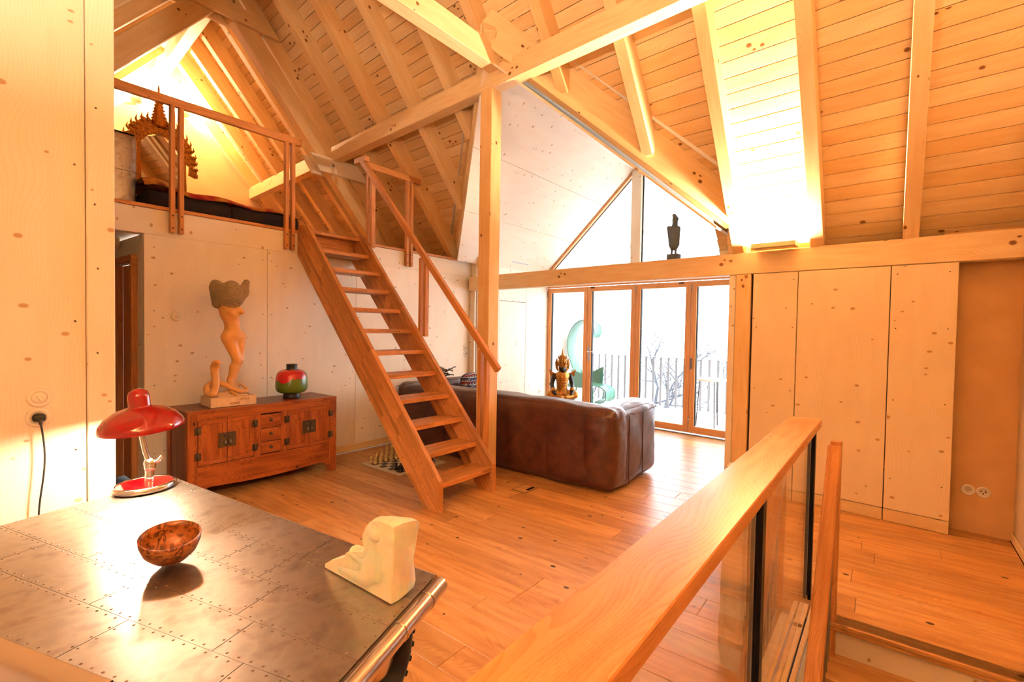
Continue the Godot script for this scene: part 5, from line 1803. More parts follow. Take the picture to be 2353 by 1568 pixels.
func statue() -> void:
	var o := thing("wooden_statue", "carved wooden nude with cloth drawn over her head and a cobra at her feet", "statue", Vector3(1.915, 0.766, -4.725), -0.05)
	var skin_m := tri_mat(Color(0.92, 0.70, 0.44), 0.45, noise_tex(0.02, [Color(0.93, 0.90, 0.86), Color(1, 1, 1)], 256, 3, 51), 2.0)
	var cloth_m := tri_mat(Color(0.64, 0.55, 0.44), 0.8, noise_tex(0.05, [Color(0.8, 0.8, 0.8), Color(1, 1, 1)], 256, 3, 52), 3.0, noise_tex(0.06, [], 256, 2, 53), 1.0, 0.6)
	var base_m := tri_mat(Color(0.92, 0.78, 0.62), 0.55, noise_tex(0.03, [Color(0.92, 0.9, 0.88), Color(1, 1, 1)], 128, 3, 54), 3.0)
	var b := MB.new()
	b.box(Vector3(0.375, 0.085, 0.26), at(Vector3(0, 0.0425, 0)), 0.003, 0)
	put(b, "base", base_m, o)
	var gr := MB.new()
	gr.nets([[Vector3(-0.11, 0.085, 0.0), Vector3(0.12, 0.085, 0.0), 0.035, 0.03], [Vector3(0.0, 0.09, -0.02), Vector3(0.04, 0.13, -0.03), 0.05, 0.035], [Vector3(-0.1, 0.085, 0.07), Vector3(0.12, 0.082, 0.08), 0.02, 0.015]], 0.012, 0.03, [[Vector3.DOWN, -0.08]])
	put(gr, "carved_ground", base_m, o)
	for q in [["FATALE", Vector3(0.085, 0.058, 0.1312)], ["FEMME", Vector3(0.005, 0.026, 0.1312)]]:
		var t := TextMesh.new()
		t.text = q[0]
		t.font = SystemFont.new()
		t.font.font_names = PackedStringArray(["Droid Sans"])
		t.font_size = 24
		t.pixel_size = 0.0011
		t.depth = 0.0015
		var tm := put(t, "inscription", mat(Color(0.55, 0.36, 0.22), 0.8), o)
		tm.position = q[1]
	var f := func(px: float, py: float, z: float) -> Vector3: return Vector3((px - 530.0) * 0.0039 + 0.011, (800.0 - py) * 0.0039 + 0.513, z)
	var body := MB.new()
	body.nets([
		[f.call(517, 690, -0.01), f.call(527, 720, 0.0), 0.062, 0.074], [f.call(532, 690, -0.01), f.call(536, 716, 0.0), 0.055, 0.066], [f.call(530, 722, 0.0), f.call(534, 748, 0.0), 0.07, 0.058],
		[f.call(534, 748, 0.0), f.call(536, 770, 0.0), 0.058, 0.075], [f.call(524, 772, 0.0), f.call(549, 772, 0.0), 0.05, 0.05], [f.call(530, 768, -0.045), f.call(545, 772, -0.05), 0.05, 0.045],
		[f.call(525, 778, 0.01), f.call(541, 828, 0.035), 0.06, 0.034], [f.call(541, 828, 0.035), f.call(536, 845, 0.02), 0.034, 0.034], [f.call(536, 845, 0.02), f.call(529, 875, 0.0), 0.034, 0.022], [f.call(529, 875, 0.0), f.call(531, 898, 0.03), 0.022, 0.02], [f.call(531, 902, 0.03), f.call(534, 906, 0.10), 0.02, 0.014],
		[f.call(551, 778, -0.01), f.call(550, 830, 0.0), 0.056, 0.033], [f.call(550, 830, 0.0), f.call(543, 850, -0.01), 0.033, 0.032], [f.call(543, 850, -0.01), f.call(538, 880, -0.025), 0.03, 0.021], [f.call(538, 880, -0.025), f.call(540, 902, -0.03), 0.021, 0.02],
		[f.call(523, 713, 0.045), f.call(525, 717, 0.07), 0.033, 0.026], [f.call(543, 712, 0.045), f.call(549, 716, 0.062), 0.032, 0.022],
	], 0.0095, 0.022)
	put(body, "figure", skin_m, o)
	var cl := MB.new()
	cl.nets([
		[f.call(505, 697, -0.01), f.call(502, 662, 0.0), 0.05, 0.062], [f.call(501, 660, 0.0), f.call(498, 652, 0.0), 0.052, 0.03], [f.call(520, 690, 0.0), f.call(532, 675, 0.01), 0.075, 0.075], [f.call(530, 672, 0.01), f.call(531, 662, 0.015), 0.08, 0.072],
		[f.call(540, 672, 0.05), f.call(543, 665, 0.055), 0.035, 0.03], [f.call(545, 688, 0.0), f.call(557, 668, 0.0), 0.05, 0.05], [f.call(556, 670, 0.0), f.call(565, 645, 0.0), 0.048, 0.028], [f.call(540, 690, -0.02), f.call(520, 694, -0.02), 0.06, 0.06]], 0.0095, 0.02)
	# folds drawn tight over the face
	for i in 16:
		var y := 652.0 + i * 3.0
		var pts := []
		for k in 8:
			var u := k / 7.0
			pts.append(f.call(lerpf(494.0 + 0.25 * i, 545.0, u), y + 6.0 * sin(u * 3.0) + u * 4.0, 0.055 + 0.028 * sin(u * PI)))
		cl.tube(pts, 0.0042, 5)
	put(cl, "cloth", cloth_m, o)
	# cobra
	var sn := MB.new()
	var path := [Vector3(-0.125, 0.385, 0.075), Vector3(-0.128, 0.355, 0.05), Vector3(-0.13, 0.31, 0.045), Vector3(-0.125, 0.25, 0.05), Vector3(-0.13, 0.18, 0.07), Vector3(-0.155, 0.12, 0.08), Vector3(-0.185, 0.12, 0.04), Vector3(-0.18, 0.17, 0.0), Vector3(-0.13, 0.205, -0.02), Vector3(-0.07, 0.20, 0.0), Vector3(-0.01, 0.165, 0.05), Vector3(0.06, 0.125, 0.075), Vector3(0.12, 0.115, 0.06), Vector3(0.155, 0.125, 0.02), Vector3(0.13, 0.155, -0.03), Vector3(0.10, 0.185, -0.02), Vector3(0.085, 0.16, 0.0)]
	var cv := Curve3D.new()
	for i in path.size():
		var tan: Vector3 = (path[mini(i + 1, path.size() - 1)] - path[maxi(i - 1, 0)]) / 6.0
		cv.add_point(path[i], -tan, tan)
	var pts := cv.get_baked_points()
	var pp := []
	var rr := []
	var m := 70
	for i in m:
		var u := float(i) / (m - 1)
		pp.append(cv.sample_baked(u * cv.get_baked_length()))
		var r := lerpf(0.033, 0.008, pow(maxf(0.0, u - 0.1) / 0.9, 1.5))
		if u < 0.10:
			r = 0.024 + 0.016 * sin(u / 0.10 * PI)
		rr.append(r)
	sn.tube(pp, rr, 12)
	sn.nets([[Vector3(-0.125, 0.385, 0.06), Vector3(-0.123, 0.395, 0.10), 0.027, 0.02], [Vector3(-0.145, 0.39, 0.07), Vector3(-0.105, 0.39, 0.07), 0.018, 0.018]], 0.006, 0.012)
	put(sn, "cobra", skin_m, o)


func vase() -> void:
	var o := thing("vase", "round green and red lacquered vase on the sideboard", "vase", Vector3(2.51, 0.766, -4.74))
	var w := 256
	var h := 128
	var im := Image.create(w, h, false, Image.FORMAT_RGB8)
	var nz := FastNoiseLite.new()
	nz.seed = 8
	nz.frequency = 0.09
	for y in h:
		for x in w:
			var v := float(y) / h
			var u := float(x) / w
			var edge := 0.60 - 0.10 * absf(sin(u * TAU * 3.0)) + 0.08 * sin(u * TAU * 2.0 + 1.0) + 0.05 * nz.get_noise_2d(x, y * 1.0)
			var c := Color(0.36, 0.47, 0.06)
			c = c.lerp(Color(0.30, 0.40, 0.05), 0.5 + 0.5 * sin(y * 1.9))
			if v > edge and not (sin(u * TAU * 2.0 + 2.4) > 0.75):
				c = Color(0.72, 0.03, 0.06)
			if v < 0.16 and Vector2((u - 0.45) * 3.0, v - 0.10).length() < 0.05:
				c = Color(0.82, 0.72, 0.66)
			im.set_pixel(x, y, c)
	var vm := mat(Color(1, 1, 1), 0.22)
	vm.albedo_texture = ImageTexture.create_from_image(im)
	vm.uv1_scale = Vector3(1, 1.0 / 0.26, 1)
	vm.uv1_offset = Vector3(0.35, -0.045 / 0.26, 0)
	vm.clearcoat_enabled = true
	vm.clearcoat = 0.5
	var m := MB.new()
	var prof := []
	for i in 19:
		var a := lerpf(-PI / 2, PI / 2, i / 18.0)
		var cx := signf(cos(a)) * pow(absf(cos(a)), 0.42)
		var sy := signf(sin(a)) * pow(absf(sin(a)), 0.62)
		prof.append(Vector2(maxf(0.07, 0.15 * cx * (1.0 - 0.05 * sy)), 0.165 + 0.118 * sy))
	m.lathe(prof, 40)
	put(m, "body", vm, o)
	var f := MB.new()
	f.lathe([Vector2(0, 0), Vector2(0.078, 0), Vector2(0.08, 0.006), Vector2(0.076, 0.04), Vector2(0.074, 0.048), Vector2(0.0, 0.05)], 32)
	put(f, "foot", M.black, o)
	var n := MB.new()
	n.lathe([Vector2(0.052, 0.28), Vector2(0.05, 0.288), Vector2(0.05, 0.325), Vector2(0.054, 0.336), Vector2(0.046, 0.338), Vector2(0.04, 0.30), Vector2(0, 0.295)], 32)
	put(n, "neck", M.black, o)


func desk_pt(u: float, v: float) -> Vector3:
	# u runs from the leading edge to the far edge, v from the partition to the near end
	var c00 := Vector2(-0.10, -2.405)
	var c10 := Vector2(0.843, -2.681)
	var c01 := Vector2(0.42, -0.825)
	var c11 := Vector2(1.001, -1.051)
	var p := c00.lerp(c10, u).lerp(c01.lerp(c11, u), v)
	return Vector3(p.x, 0.757, p.y)


func desk() -> void:
	var o := thing("desk", "riveted aluminium aircraft-wing desk in the foreground", "desk", Vector3(0, 0, 0))
	# wing body
	var core := MB.new()
	var cs: Array[Vector3] = [desk_pt(0, 0), desk_pt(1, 0), desk_pt(1, 1), desk_pt(0, 1)]
	var q: Array[Vector3] = []
	for c in cs:
		q.append(c - Vector3(0, 0.085, 0))
	slab(core, q, Vector3.UP, 0.083)
	put(core, "wing_core", M.alu_roll, o)
	# skin panels, staggered like an aircraft skin
	var rows := [0.0, 0.20, 0.37, 0.58, 0.78, 1.0]
	var cuts := [[0.0, 0.30, 0.62, 0.86, 1.0], [0.0, 0.20, 0.52, 0.80, 1.0], [0.0, 0.34, 0.44, 0.76, 1.0], [0.0, 0.24, 0.58, 0.70, 1.0], [0.0, 0.16, 0.46, 0.72, 1.0]]
	var rv := MB.new()
	var dome := [Vector2(0, 0.0013), Vector2(0.0026, 0.0009), Vector2(0.0036, 0.0)]
	for i in 5:
		for j in 4:
			var u0: float = rows[i]
			var u1: float = rows[i + 1]
			var v0: float = cuts[i][j]
			var v1: float = cuts[i][j + 1]
			var e := 0.0007
			var pts: Array[Vector3] = []
			for c in [[u0 + e, v0 + e], [u1 - e, v0 + e], [u1 - e, v1 - e], [u0 + e, v1 - e]]:
				pts.append(desk_pt(c[0], c[1]))
			var pm := MB.new()
			slab(pm, pts, Vector3.UP, 0.003)
			put(pm, "skin_panel", M.alu, o)
			var per := [[u0, v0, u1, v0], [u1, v0, u1, v1], [u0, v1, u1, v1], [u0, v0, u0, v1]]
			for s in 4:
				var a := desk_pt(per[s][0], per[s][1])
				var b := desk_pt(per[s][2], per[s][3])
				var cen := (pts[0] + pts[2]) * 0.5
				var n := int(a.distance_to(b) / 0.036)
				for k in range(1, n):
					var p := a.lerp(b, float(k) / n)
					var inw := (cen - p)
					var dd := (b - a).normalized()
					inw = (inw - dd * inw.dot(dd)).normalized()
					rv.lathe(dome, 6, at(p + inw * 0.009 + Vector3(0, 0.003, 0)))
	put(rv, "rivets", M.rivet, o).set_meta("kind", "stuff")
	# rounded leading edge
	var le := MB.new()
	var p0 := desk_pt(0, -0.02)
	var p1 := desk_pt(0, 1.0)
	var run := (p1 - p0).normalized()
	var out := Vector3(run.z, 0, -run.x)
	if out.dot(Vector3(-1, 0, 0.3)) < 0:
		out = -out
	le.patch(func(u: float, v: float) -> Vector3:
		var a := lerpf(PI / 2, -PI / 2, v)
		return p0.lerp(p1, u) + Vector3(0, 0.003 - 0.06, 0) + out * cos(a) * 0.075 + Vector3(0, sin(a) * 0.06, 0), 30, 14)
	put(le, "leading_edge", M.alu_roll, o)
	var jn := MB.new()
	for f in [0.10, 0.42, 0.74]:
		var c := p0.lerp(p1, f)
		var pts := []
		for k in 13:
			var a := lerpf(PI / 2, -PI / 2, k / 12.0)
			pts.append(c + Vector3(0, 0.003 - 0.06, 0) + out * cos(a) * 0.0755 + Vector3(0, sin(a) * 0.0605, 0))
		jn.tube(pts, 0.0015, 5)
	put(jn, "edge_joint", M.steel_black, o)
	# rolled ends
	var ro := MB.new()
	ro.tube([desk_pt(0.0, 1.012) - Vector3(0, 0.02, 0), desk_pt(1.0, 1.012) - Vector3(0, 0.02, 0)], 0.024, 14)
	put(ro, "rolled_end", M.alu_roll, o)
	for f in [0.62, 0.86]:
		var rb := MB.new()
		var c := desk_pt(f, 1.012) - Vector3(0, 0.02, 0)
		var dd := (desk_pt(1, 1) - desk_pt(0, 1)).normalized()
		rb.tube([c - dd * 0.004, c + dd * 0.004], 0.0262, 14)
		put(rb, "end_band", M.alu_roll, o)
	var r2 := MB.new()
	r2.tube([desk_pt(1.0, 0.0) - Vector3(0, 0.008, 0), desk_pt(1.0, 1.0) - Vector3(0, 0.008, 0)], 0.011, 10)
	put(r2, "trailing_edge", M.alu_roll, o)
	# drawer pedestal below the far end, strut and landing wheel below the near end
	var pd := part("pedestal", o)
	var pb := MB.new()
	pb.box(Vector3(0.42, 0.60, 0.5), Transform3D(Basis(Vector3.UP, 0.3), Vector3(0.22, 0.33, -2.05)), 0.006)
	put(pb, "case", M.alu, pd)
	for i in 3:
		var df := MB.new()
		df.box(Vector3(0.012, 0.17, 0.44), Transform3D(Basis(Vector3.UP, 0.3), Vector3(0.016, 0.53 - i * 0.185, -1.99)), 0.003)
		put(df, "drawer", M.alu, pd)
	var pr := MB.new()
	for i in 3:
		for k in 8:
			for s in [-1.0, 1.0]:
				var lp := Vector3(0.008, s * 0.075, lerpf(-0.2, 0.2, k / 7.0))
				pr.lathe([Vector2(0, 0.004), Vector2(0.005, 0.002), Vector2(0.006, 0)], 6, Transform3D(Basis(Vector3.UP, 0.3), Vector3(0.016, 0.53 - i * 0.185, -1.99)) * Transform3D(Basis(Vector3.BACK, PI / 2), lp * Vector3(-1, 1, 1)))
	put(pr, "rivets", M.rivet, pd).set_meta("kind", "stuff")
	var strut := MB.new()
	strut.prism(PackedVector2Array([Vector2(-0.11, 0.67), Vector2(0.10, 0.67), Vector2(0.10, 0.45), Vector2(0.05, 0.0), Vector2(-0.08, 0.0)]), 0.05, Transform3D(Basis(Vector3.UP, 0.35), Vector3(0.80, 0.0, -1.20)))
	put(strut, "strut_fairing", M.alu_roll, o)
	var wh := part("wheel", o)
	var wb := Basis(Vector3.UP, 0.35) * Basis(Vector3.RIGHT, PI / 2)
	var ty := MB.new()
	var tp := []
	for i in 13:
		var a := TAU * i / 12.0
		tp.append(Vector2(0.115 + 0.045 * cos(a), 0.045 * sin(a)))
	ty.lathe(tp, 32, Transform3D(wb, Vector3(0.90, 0.50, -1.185)))
	for i in 24:
		var a := TAU * i / 24
		ty.box(Vector3(0.01, 0.07, 0.016), Transform3D(wb, Vector3(0.90, 0.50, -1.185)) * Transform3D(Basis(Vector3.UP, -a), Vector3(cos(a) * 0.158, 0, sin(a) * 0.158)), 0.002)
	put(ty, "tyre", mat(Color(0.045, 0.043, 0.042), 0.75), wh)
	var hb := MB.new()
	hb.lathe([Vector2(0, 0.03), Vector2(0.04, 0.028), Vector2(0.072, 0.015), Vector2(0.072, -0.015), Vector2(0.04, -0.028), Vector2(0, -0.03)], 24, Transform3D(wb, Vector3(0.90, 0.50, -1.185)))
	put(hb, "hub", M.alu_roll, wh)
	desk_things()


func desk_things() -> void:
	# ---- red desk lamp, lit
	var o := thing("desk_lamp", "glossy red desk lamp with chrome stem switched on above the metal desk", "lamp", Vector3(0.705, 0.7625, -2.595))
	var ry := 0.35
	var b := MB.new()
	b.lathe([Vector2(0, 0.0), Vector2(0.118, 0.0), Vector2(0.124, 0.006), Vector2(0.122, 0.022), Vector2(0.112, 0.028), Vector2(0.108, 0.024)], 40, at(Vector3.ZERO, ry), 1.0, 0.86)
	put(b, "base_rim", M.chrome, o)
	var b2 := MB.new()
	b2.lathe([Vector2(0, 0.032), Vector2(0.06, 0.030), Vector2(0.109, 0.024)], 40, at(Vector3.ZERO, ry), 1.0, 0.86)
	put(b2, "base_plate", M.red, o)
	var st := MB.new()
	st.tube([Vector3(0.015, 0.025, 0.0), Vector3(0.018, 0.09, 0.0)], 0.017, 14)
	st.nets([[Vector3(0.018, 0.09, 0), Vector3(0.018, 0.11, 0), 0.022, 0.024]], 0.006, 0.006)
	st.tube([Vector3(0.018, 0.10, 0.0), Vector3(0.0, 0.17, 0.0), Vector3(-0.012, 0.24, 0.0), Vector3(-0.014, 0.34, 0.0)], 0.011, 12)
	st.tube([Vector3(0.018, 0.105, 0.0), Vector3(0.045, 0.115, 0.01), Vector3(0.062, 0.135, 0.015)], [0.008, 0.009, 0.011], 8)
	put(st, "stem", M.chrome, o)
	# shade tipped a little towards the desk
	var tip := Transform3D(Basis(Vector3(0.2, 0, 1).normalized(), 0.10), Vector3(-0.01, 0.275, 0.0))
	var sh := MB.new()
	sh.lathe([Vector2(0.158, -0.004), Vector2(0.16, 0.0), Vector2(0.152, 0.024), Vector2(0.13, 0.052), Vector2(0.095, 0.075), Vector2(0.05, 0.09), Vector2(0.042, 0.094), Vector2(0.041, 0.098), Vector2(0.04, 0.14), Vector2(0.034, 0.158), Vector2(0.018, 0.17), Vector2(0.0, 0.173)], 48, tip)
	put(sh, "shade", M.red, o)
	var si := MB.new()
	si.lathe([Vector2(0.157, -0.003), Vector2(0.15, 0.022), Vector2(0.128, 0.049), Vector2(0.093, 0.072), Vector2(0.0, 0.088)], 48, tip)
	put(si, "shade_lining", mat(Color(0.95, 0.93, 0.88), 0.5), o)
	var bu := MB.new()
	bu.nets([[tip * Vector3(0, 0.05, 0), tip * Vector3(0, 0.028, 0), 0.016, 0.026]], 0.006, 0.006)
	var gl := mat(Color(1, 1, 1), 0.5)
	gl.emission_enabled = true
	gl.emission = WARM
	gl.emission_energy_multiplier = 10.0
	put(bu, "bulb", gl, o)
	var l := OmniLight3D.new()
	l.name = "light"
	l.light_color = WARM
	l.light_energy = DESK_POWER
	l.light_size = 0.03
	l.omni_range = 8.0
	l.omni_attenuation = 2.0
	l.shadow_enabled = true
	o.add_child(l)
	l.position = tip * Vector3(0, 0.022, 0)
	# ---- turned bowl
	var bo := thing("bowl", "small turned zebra-grained wooden bowl on the metal desk", "bowl", Vector3(0.535, 0.762, -1.735))
	var bm := mat(Color(1, 1, 1), 0.3)
	bm.albedo_texture = swirl()
	bm.uv1_triplanar = true
	bm.uv1_scale = Vector3.ONE * 3.0
	var bw := MB.new()
	var prof := [Vector2(0, 0.0), Vector2(0.024, 0.0), Vector2(0.05, 0.014), Vector2(0.07, 0.038), Vector2(0.08, 0.068), Vector2(0.081, 0.086), Vector2(0.0775, 0.0875), Vector2(0.0755, 0.068), Vector2(0.065, 0.040), Vector2(0.044, 0.019), Vector2(0.0, 0.009)]
	bw.lathe(prof, 44, Transform3D(Basis(Vector3(0.955, 0, 0.3).normalized(), 0.20), Vector3(0.0, 0.005, 0)))
	put(bw, "bowl", bm, bo)
	# ---- marble bookend
	var mo := thing("marble_figure", "white marble figure emerging from a wedge of stone on the desk corner", "sculpture", Vector3(0.815, 0.762, -1.16))
	# its polished face looks towards the lamp; the outline is in (z, y)
	var ol := [Vector2(-0.181, 0.0), Vector2(-0.179, 0.012), Vector2(-0.146, 0.033), Vector2(-0.110, 0.048), Vector2(-0.079, 0.062), Vector2(-0.074, 0.076), Vector2(-0.057, 0.086), Vector2(-0.02, 0.098), Vector2(0.009, 0.106), Vector2(0.016, 0.118), Vector2(0.007, 0.139), Vector2(0.010, 0.158), Vector2(0.020, 0.176), Vector2(0.036, 0.194), Vector2(0.060, 0.208), Vector2(0.091, 0.216), Vector2(0.122, 0.214), Vector2(0.148, 0.212), Vector2(0.146, 0.143), Vector2(0.140, 0.07), Vector2(0.135, 0.0)]
	var nzm := FastNoiseLite.new()
	nzm.seed = 6
	nzm.frequency = 9.0
	var mm := MB.new()
	var rings := []
	var lay := [[0.0, 0.004], [0.004, 0.0], [0.03, -0.002], [0.06, 0.006], [0.085, 0.016], [0.10, 0.032]]
	for q in lay:
		var rr: Array[Vector3] = []
		for p in ol:
			var c := Vector2(0.05, 0.09)
			var v: Vector2 = p
			var dv: Vector2 = (c - v).normalized() * float(q[1])
			var j: float = nzm.get_noise_3d(v.x, v.y, q[0]) * 0.012 * clampf(q[0] / 0.03, 0.0, 1.0)
			v += dv + (v - c).normalized() * j
			rr.append(Vector3(q[0] + j * 0.8, maxf(v.y, 0.0), v.x))
		rings.append(rr)
	for i in lay.size() - 1:
		for k in ol.size():
			var k2 := (k + 1) % ol.size()
			var a0: Vector3 = rings[i][k]
			var a1: Vector3 = rings[i][k2]
			var a2: Vector3 = rings[i + 1][k2]
			var a3: Vector3 = rings[i + 1][k]
			var nn := (a1 - a0).cross(a3 - a0).normalized()
			if nn.dot(Vector3(0, (a0.y + a2.y) * 0.5 - 0.08, (a0.z + a2.z) * 0.5 - 0.03)) < 0:
				nn = -nn
			mm.quad(a0, a1, a2, a3, nn)
	var poly := PackedVector2Array(ol)
	var ix := Geometry2D.triangulate_polygon(poly)
	for i in range(0, ix.size(), 3):
		mm.flat(rings[0][ix[i]], rings[0][ix[i + 1]], rings[0][ix[i + 2]], Vector3.LEFT)
		mm.flat(rings[5][ix[i]], rings[5][ix[i + 1]], rings[5][ix[i + 2]], Vector3.RIGHT)
	# head, arm and lap worked out of the face
	mm.nets([[Vector3(0.028, 0.168, 0.06), Vector3(0.03, 0.155, 0.055), 0.04, 0.034], [Vector3(0.028, 0.12, 0.05), Vector3(0.03, 0.06, 0.045), 0.032, 0.04], [Vector3(0.018, 0.082, -0.045), Vector3(0.024, 0.072, 0.02), 0.02, 0.026], [Vector3(0.024, 0.02, -0.10), Vector3(0.03, 0.03, 0.03), 0.026, 0.036], [Vector3(0.014, 0.11, 0.09), Vector3(0.014, 0.05, 0.08), 0.016, 0.018]], 0.007, 0.018, [[Vector3.DOWN, 0.0]])
	put(mm, "stone", M.marble, mo)
	# ---- sockets and lamp cord on the partition
	socket(Vector3(0.422, 1.155, -2.99), Vector3.BACK, "upper round white dial switch on the partition behind the desk", "toggle")
	socket(Vector3(0.418, 1.068, -2.99), Vector3.BACK, "lower round white socket with a black plug in it", "power")
	var c := thing("lamp_cord", "black plug and cord hanging from the partition socket", "cord", Vector3(0.418, 1.068, -2.985))
	var pg := MB.new()
	pg.rbox(Vector3(0.046, 0.034, 0.034), 0.014, 6, at(Vector3(0, 0, 0.018)))
	pg.tube([Vector3(0.002, -0.008, 0.03), Vector3(0.004, -0.03, 0.034)], [0.009, 0.005], 8)
	put(pg, "plug", M.black, c)
	var cd := MB.new()
	var pts := []
	for i in 24:
		var f := i / 23.0
		pts.append(Vector3(0.004 + 0.010 * sin(f * 7.0), -0.03 - f * 0.62, 0.034 + 0.008 * sin(f * 5.0)))
	cd.tube(pts, 0.0036, 8)
	put(cd, "cord", mat(Color(0.05, 0.045, 0.04), 0.6), c)


const DESK_POWER := 0.6


func swirl() -> ImageTexture:
	var w := 256
	var im := Image.create(w, w, false, Image.FORMAT_RGB8)
	var nz := FastNoiseLite.new()
	nz.seed = 21
	nz.frequency = 0.008
	for y in w:
		for x in w:
			var a := nz.get_noise_3d(cos(TAU * x / w) * 40.0, sin(TAU * x / w) * 40.0, y * 1.0) + nz.get_noise_3d(cos(TAU * y / w) * 40.0, sin(TAU * y / w) * 40.0, x * 1.0)
			var f := sin(a * 26.0)
			im.set_pixel(x, y, Color(0.62, 0.36, 0.17).lerp(Color(0.30, 0.13, 0.05), smoothstep(-0.1, 0.5, f)))
	return ImageTexture.create_from_image(im)


func outside() -> void:
	# ---- balcony
	var b := struct("balcony", "pale balcony deck outside the folding doors", "balcony")
	for i in 14:
		sbox("deck_board", Vector3(0.14, 0.03, 5.2), 2.2 + i * 0.145, -0.03, 3.1, M.lime, b, 2)
	var pt := struct("wall_outside", "light partition wall at the side of the balcony", "wall")
	sbox("panel", Vector3(1.8, 2.7, 0.06), 3.0, 1.3, 5.15, M.lime, pt)
	# ---- balcony railing with flat bars
	var r := thing("balcony_railing", "pale flat-bar balcony railing outside the glass doors", "railing", Vector3(0, 0, 0))
	var zn := mat(lin(0.16, 0.175, 0.20), 0.6)
	sbox("top_bar", Vector3(0.05, 0.012, 5.2), 3.95, 0.985, 3.0, zn, r, 2, 0.001)
	sbox("bottom_bar", Vector3(0.04, 0.012, 5.2), 3.95, 0.06, 3.0, zn, r, 2, 0.001)
	var t := 5.5
	while t > 0.6:
		sbox("bar", Vector3(0.012, 0.92, 0.045), 3.95, 0.52, t, zn, r, 1, 0.001)
		t -= 0.155
	# ---- green curled high-back chair
	green_chair()
	# ---- small bistro table
	var tb := thing("balcony_table", "small round table with thin dark legs on the balcony", "table", S(2.95, -0.015, 2.25))
	var tt := MB.new()
	tt.lathe([Vector2(0, 0.74), Vector2(0.25, 0.74), Vector2(0.255, 0.75), Vector2(0.25, 0.765), Vector2(0, 0.765)], 32)
	put(tt, "table_top", mat(Color(0.80, 0.62, 0.52), 0.6), tb)
	for i in 3:
		var a := TAU * i / 3 + 0.4
		var l := MB.new()
		l.tube([Vector3(cos(a) * 0.16, 0.74, sin(a) * 0.16), Vector3(cos(a) * 0.20, 0.0, sin(a) * 0.20)], 0.009, 8)
		put(l, "leg", M.steel_black, tb)
	# soffit lamp beyond the gable glass
	var sl := thing("soffit_lamp", "flat grey plate lamp under the roof overhang beyond the gable glass", "lamp", S(2.9, 3.955, 3.05), SKEW)
	var sm := MB.new()
	sm.box(Vector3(0.30, 0.03, 0.16), Transform3D(), 0.004)
	put(sm, "plate", mat(Color(0.45, 0.47, 0.48), 0.5), sl)
	# ---- bare trees in snow and the white ground below
	var g := struct("ground_outside", "snow-covered garden ground below the balcony", "ground")
	var gm := MB.new()
	gm.box(Vector3(120, 0.2, 160), at(Vector3(72, -3.1, 0)))
	put(gm, "snow", mat(Color(0.93, 0.95, 0.98), 0.9), g)
	tree(S(9.5, -3.0, 5.6), 6.2, 11, "bare snowy fruit tree beyond the middle of the railing")
	tree(S(12.5, -3.0, 3.0), 5.6, 23, "smaller bare tree farther off beyond the railing")
	tree(S(8.6, -3.0, 8.2), 5.0, 37, "bare tree with thin twigs beyond the green chair")


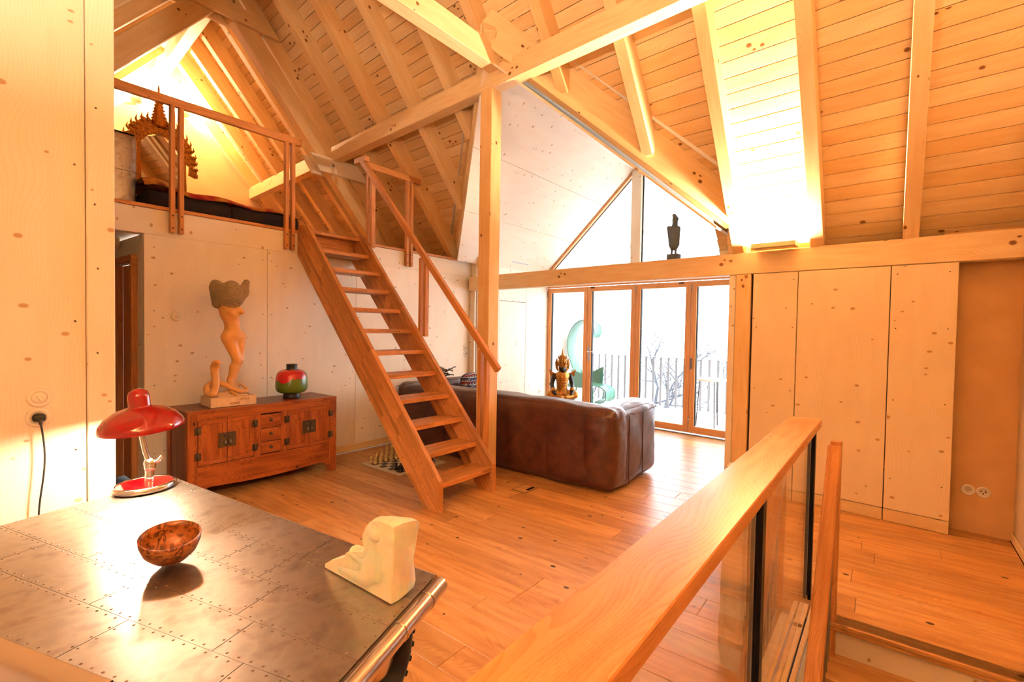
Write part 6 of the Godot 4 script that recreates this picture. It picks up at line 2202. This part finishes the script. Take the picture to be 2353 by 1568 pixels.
func green_chair() -> void:
	var o := thing("green_chair", "mint green woven garden chair with a tall curled back on the balcony", "chair", S(3.05, -0.015, 4.66), SKEW)
	o.rotation.y = SKEW + 0.12
	var gm := mat(lin(0.0, 0.115, 0.066), 0.5)
	# profile in (z, y): +z is the front, towards the right of the picture
	var width := 0.24
	var ribbon := func(prof: Array, wd: float, called: String) -> void:
		var cv := Curve3D.new()
		for i in prof.size():
			var a: Vector2 = prof[maxi(i - 1, 0)]
			var c: Vector2 = prof[mini(i + 1, prof.size() - 1)]
			var tn := (c - a) / 6.0
			cv.add_point(Vector3(0, prof[i].y, prof[i].x), Vector3(0, -tn.y, -tn.x), Vector3(0, tn.y, tn.x))
		var m := MB.new()
		var ln := cv.get_baked_length()
		for side in [-1.0, 1.0]:
			m.patch(func(u: float, v: float) -> Vector3:
				var p := cv.sample_baked(u * ln)
				var q := cv.sample_baked(minf(u * ln + 0.01, ln)) - cv.sample_baked(maxf(u * ln - 0.01, 0.0))
				var nn := Vector3(0, q.z, -q.y).normalized()
				return p + Vector3(lerpf(-wd, wd, v), 0, 0) + nn * (0.006 * side + 0.02 * (2.0 * v - 1.0) * (2.0 * v - 1.0)), 40, 8, side < 0)
		for s in [-1.0, 1.0]:
			var pts := []
			for i in 41:
				var p := cv.sample_baked(ln * i / 40.0)
				var q := cv.sample_baked(minf(ln * i / 40.0 + 0.01, ln)) - cv.sample_baked(maxf(ln * i / 40.0 - 0.01, 0.0))
				pts.append(p + Vector3(s * wd, 0, 0) + Vector3(0, q.z, -q.y).normalized() * 0.02)
			m.tube(pts, 0.011, 6)
		put(m, called, gm, o)
	ribbon.call([Vector2(-0.12, 0.50), Vector2(-0.20, 0.75), Vector2(-0.32, 1.05), Vector2(-0.33, 1.35), Vector2(-0.20, 1.60), Vector2(0.0, 1.68), Vector2(0.16, 1.60), Vector2(0.20, 1.46), Vector2(0.13, 1.37), Vector2(0.05, 1.39)], 0.16, "curled_back")
	ribbon.call([Vector2(-0.22, 0.42), Vector2(-0.05, 0.46), Vector2(0.15, 0.44), Vector2(0.36, 0.43), Vector2(0.48, 0.36), Vector2(0.48, 0.22), Vector2(0.38, 0.15), Vector2(0.28, 0.17)], 0.20, "curled_seat")
	for s in [-1.0, 1.0]:
		var m := MB.new()
		m.prism(PackedVector2Array([Vector2(-0.28, 0.40), Vector2(0.22, 0.40), Vector2(0.24, 0.80), Vector2(0.0, 0.68), Vector2(-0.20, 0.74)]), 0.02, Transform3D(Basis(Vector3(0, 0, 1), Vector3(0, 1, 0), Vector3(-1, 0, 0)), Vector3(s * 0.24, 0, 0)))
		put(m, "armrest", gm, o)
		for q in [[-0.10, -0.18], [0.24, 0.25]]:
			var l := MB.new()
			l.tube([Vector3(s * 0.22, 0.42, q[0]), Vector3(s * 0.23, 0.0, q[1])], 0.014, 8)
			put(l, "leg", gm, o)


func tree(p: Vector3, h: float, sd: int, label: String) -> void:
	var o := thing("bare_tree", label, "tree", p, 0.0, "bare trees in the garden")
	var r := RandomNumberGenerator.new()
	r.seed = sd
	var m := MB.new()
	var tw := MB.new()
	grow(m, tw, r, Vector3.ZERO, Vector3(r.randf_range(-0.15, 0.15), 1, r.randf_range(-0.15, 0.15)).normalized(), h * 0.36, 0.115, 0)
	var bark := mat(lin(0.032, 0.037, 0.046), 0.9)
	put(m, "trunk", bark, o)
	put(tw, "twigs", bark, o)


func grow(m: MB, tw: MB, r: RandomNumberGenerator, p: Vector3, d: Vector3, l: float, w: float, depth: int) -> void:
	var pts := [p]
	var ra := [w]
	var q := p
	for i in 4:
		d = (d + Vector3(r.randf_range(-0.3, 0.3), r.randf_range(-0.12, 0.22), r.randf_range(-0.3, 0.3)) * 0.6).normalized()
		q += d * l / 4.0
		pts.append(q)
		ra.append(w * (1.0 - 0.1 * (i + 1)))
	(m if depth < 2 else tw).tube(pts, ra, 7 if depth < 2 else 4)
	if depth >= 5:
		return
	var n := 3
	for i in n:
		var a := TAU * (i + r.randf()) / n
		var side := d.cross(Vector3.UP if absf(d.y) < 0.9 else Vector3.RIGHT).normalized().rotated(d, a)
		var nd := (d + side * r.randf_range(0.55, 1.0) + Vector3.UP * 0.05).normalized()
		grow(m, tw, r, pts[r.randi_range(2, 4)], nd, l * r.randf_range(0.6, 0.8), w * 0.58, depth + 1)
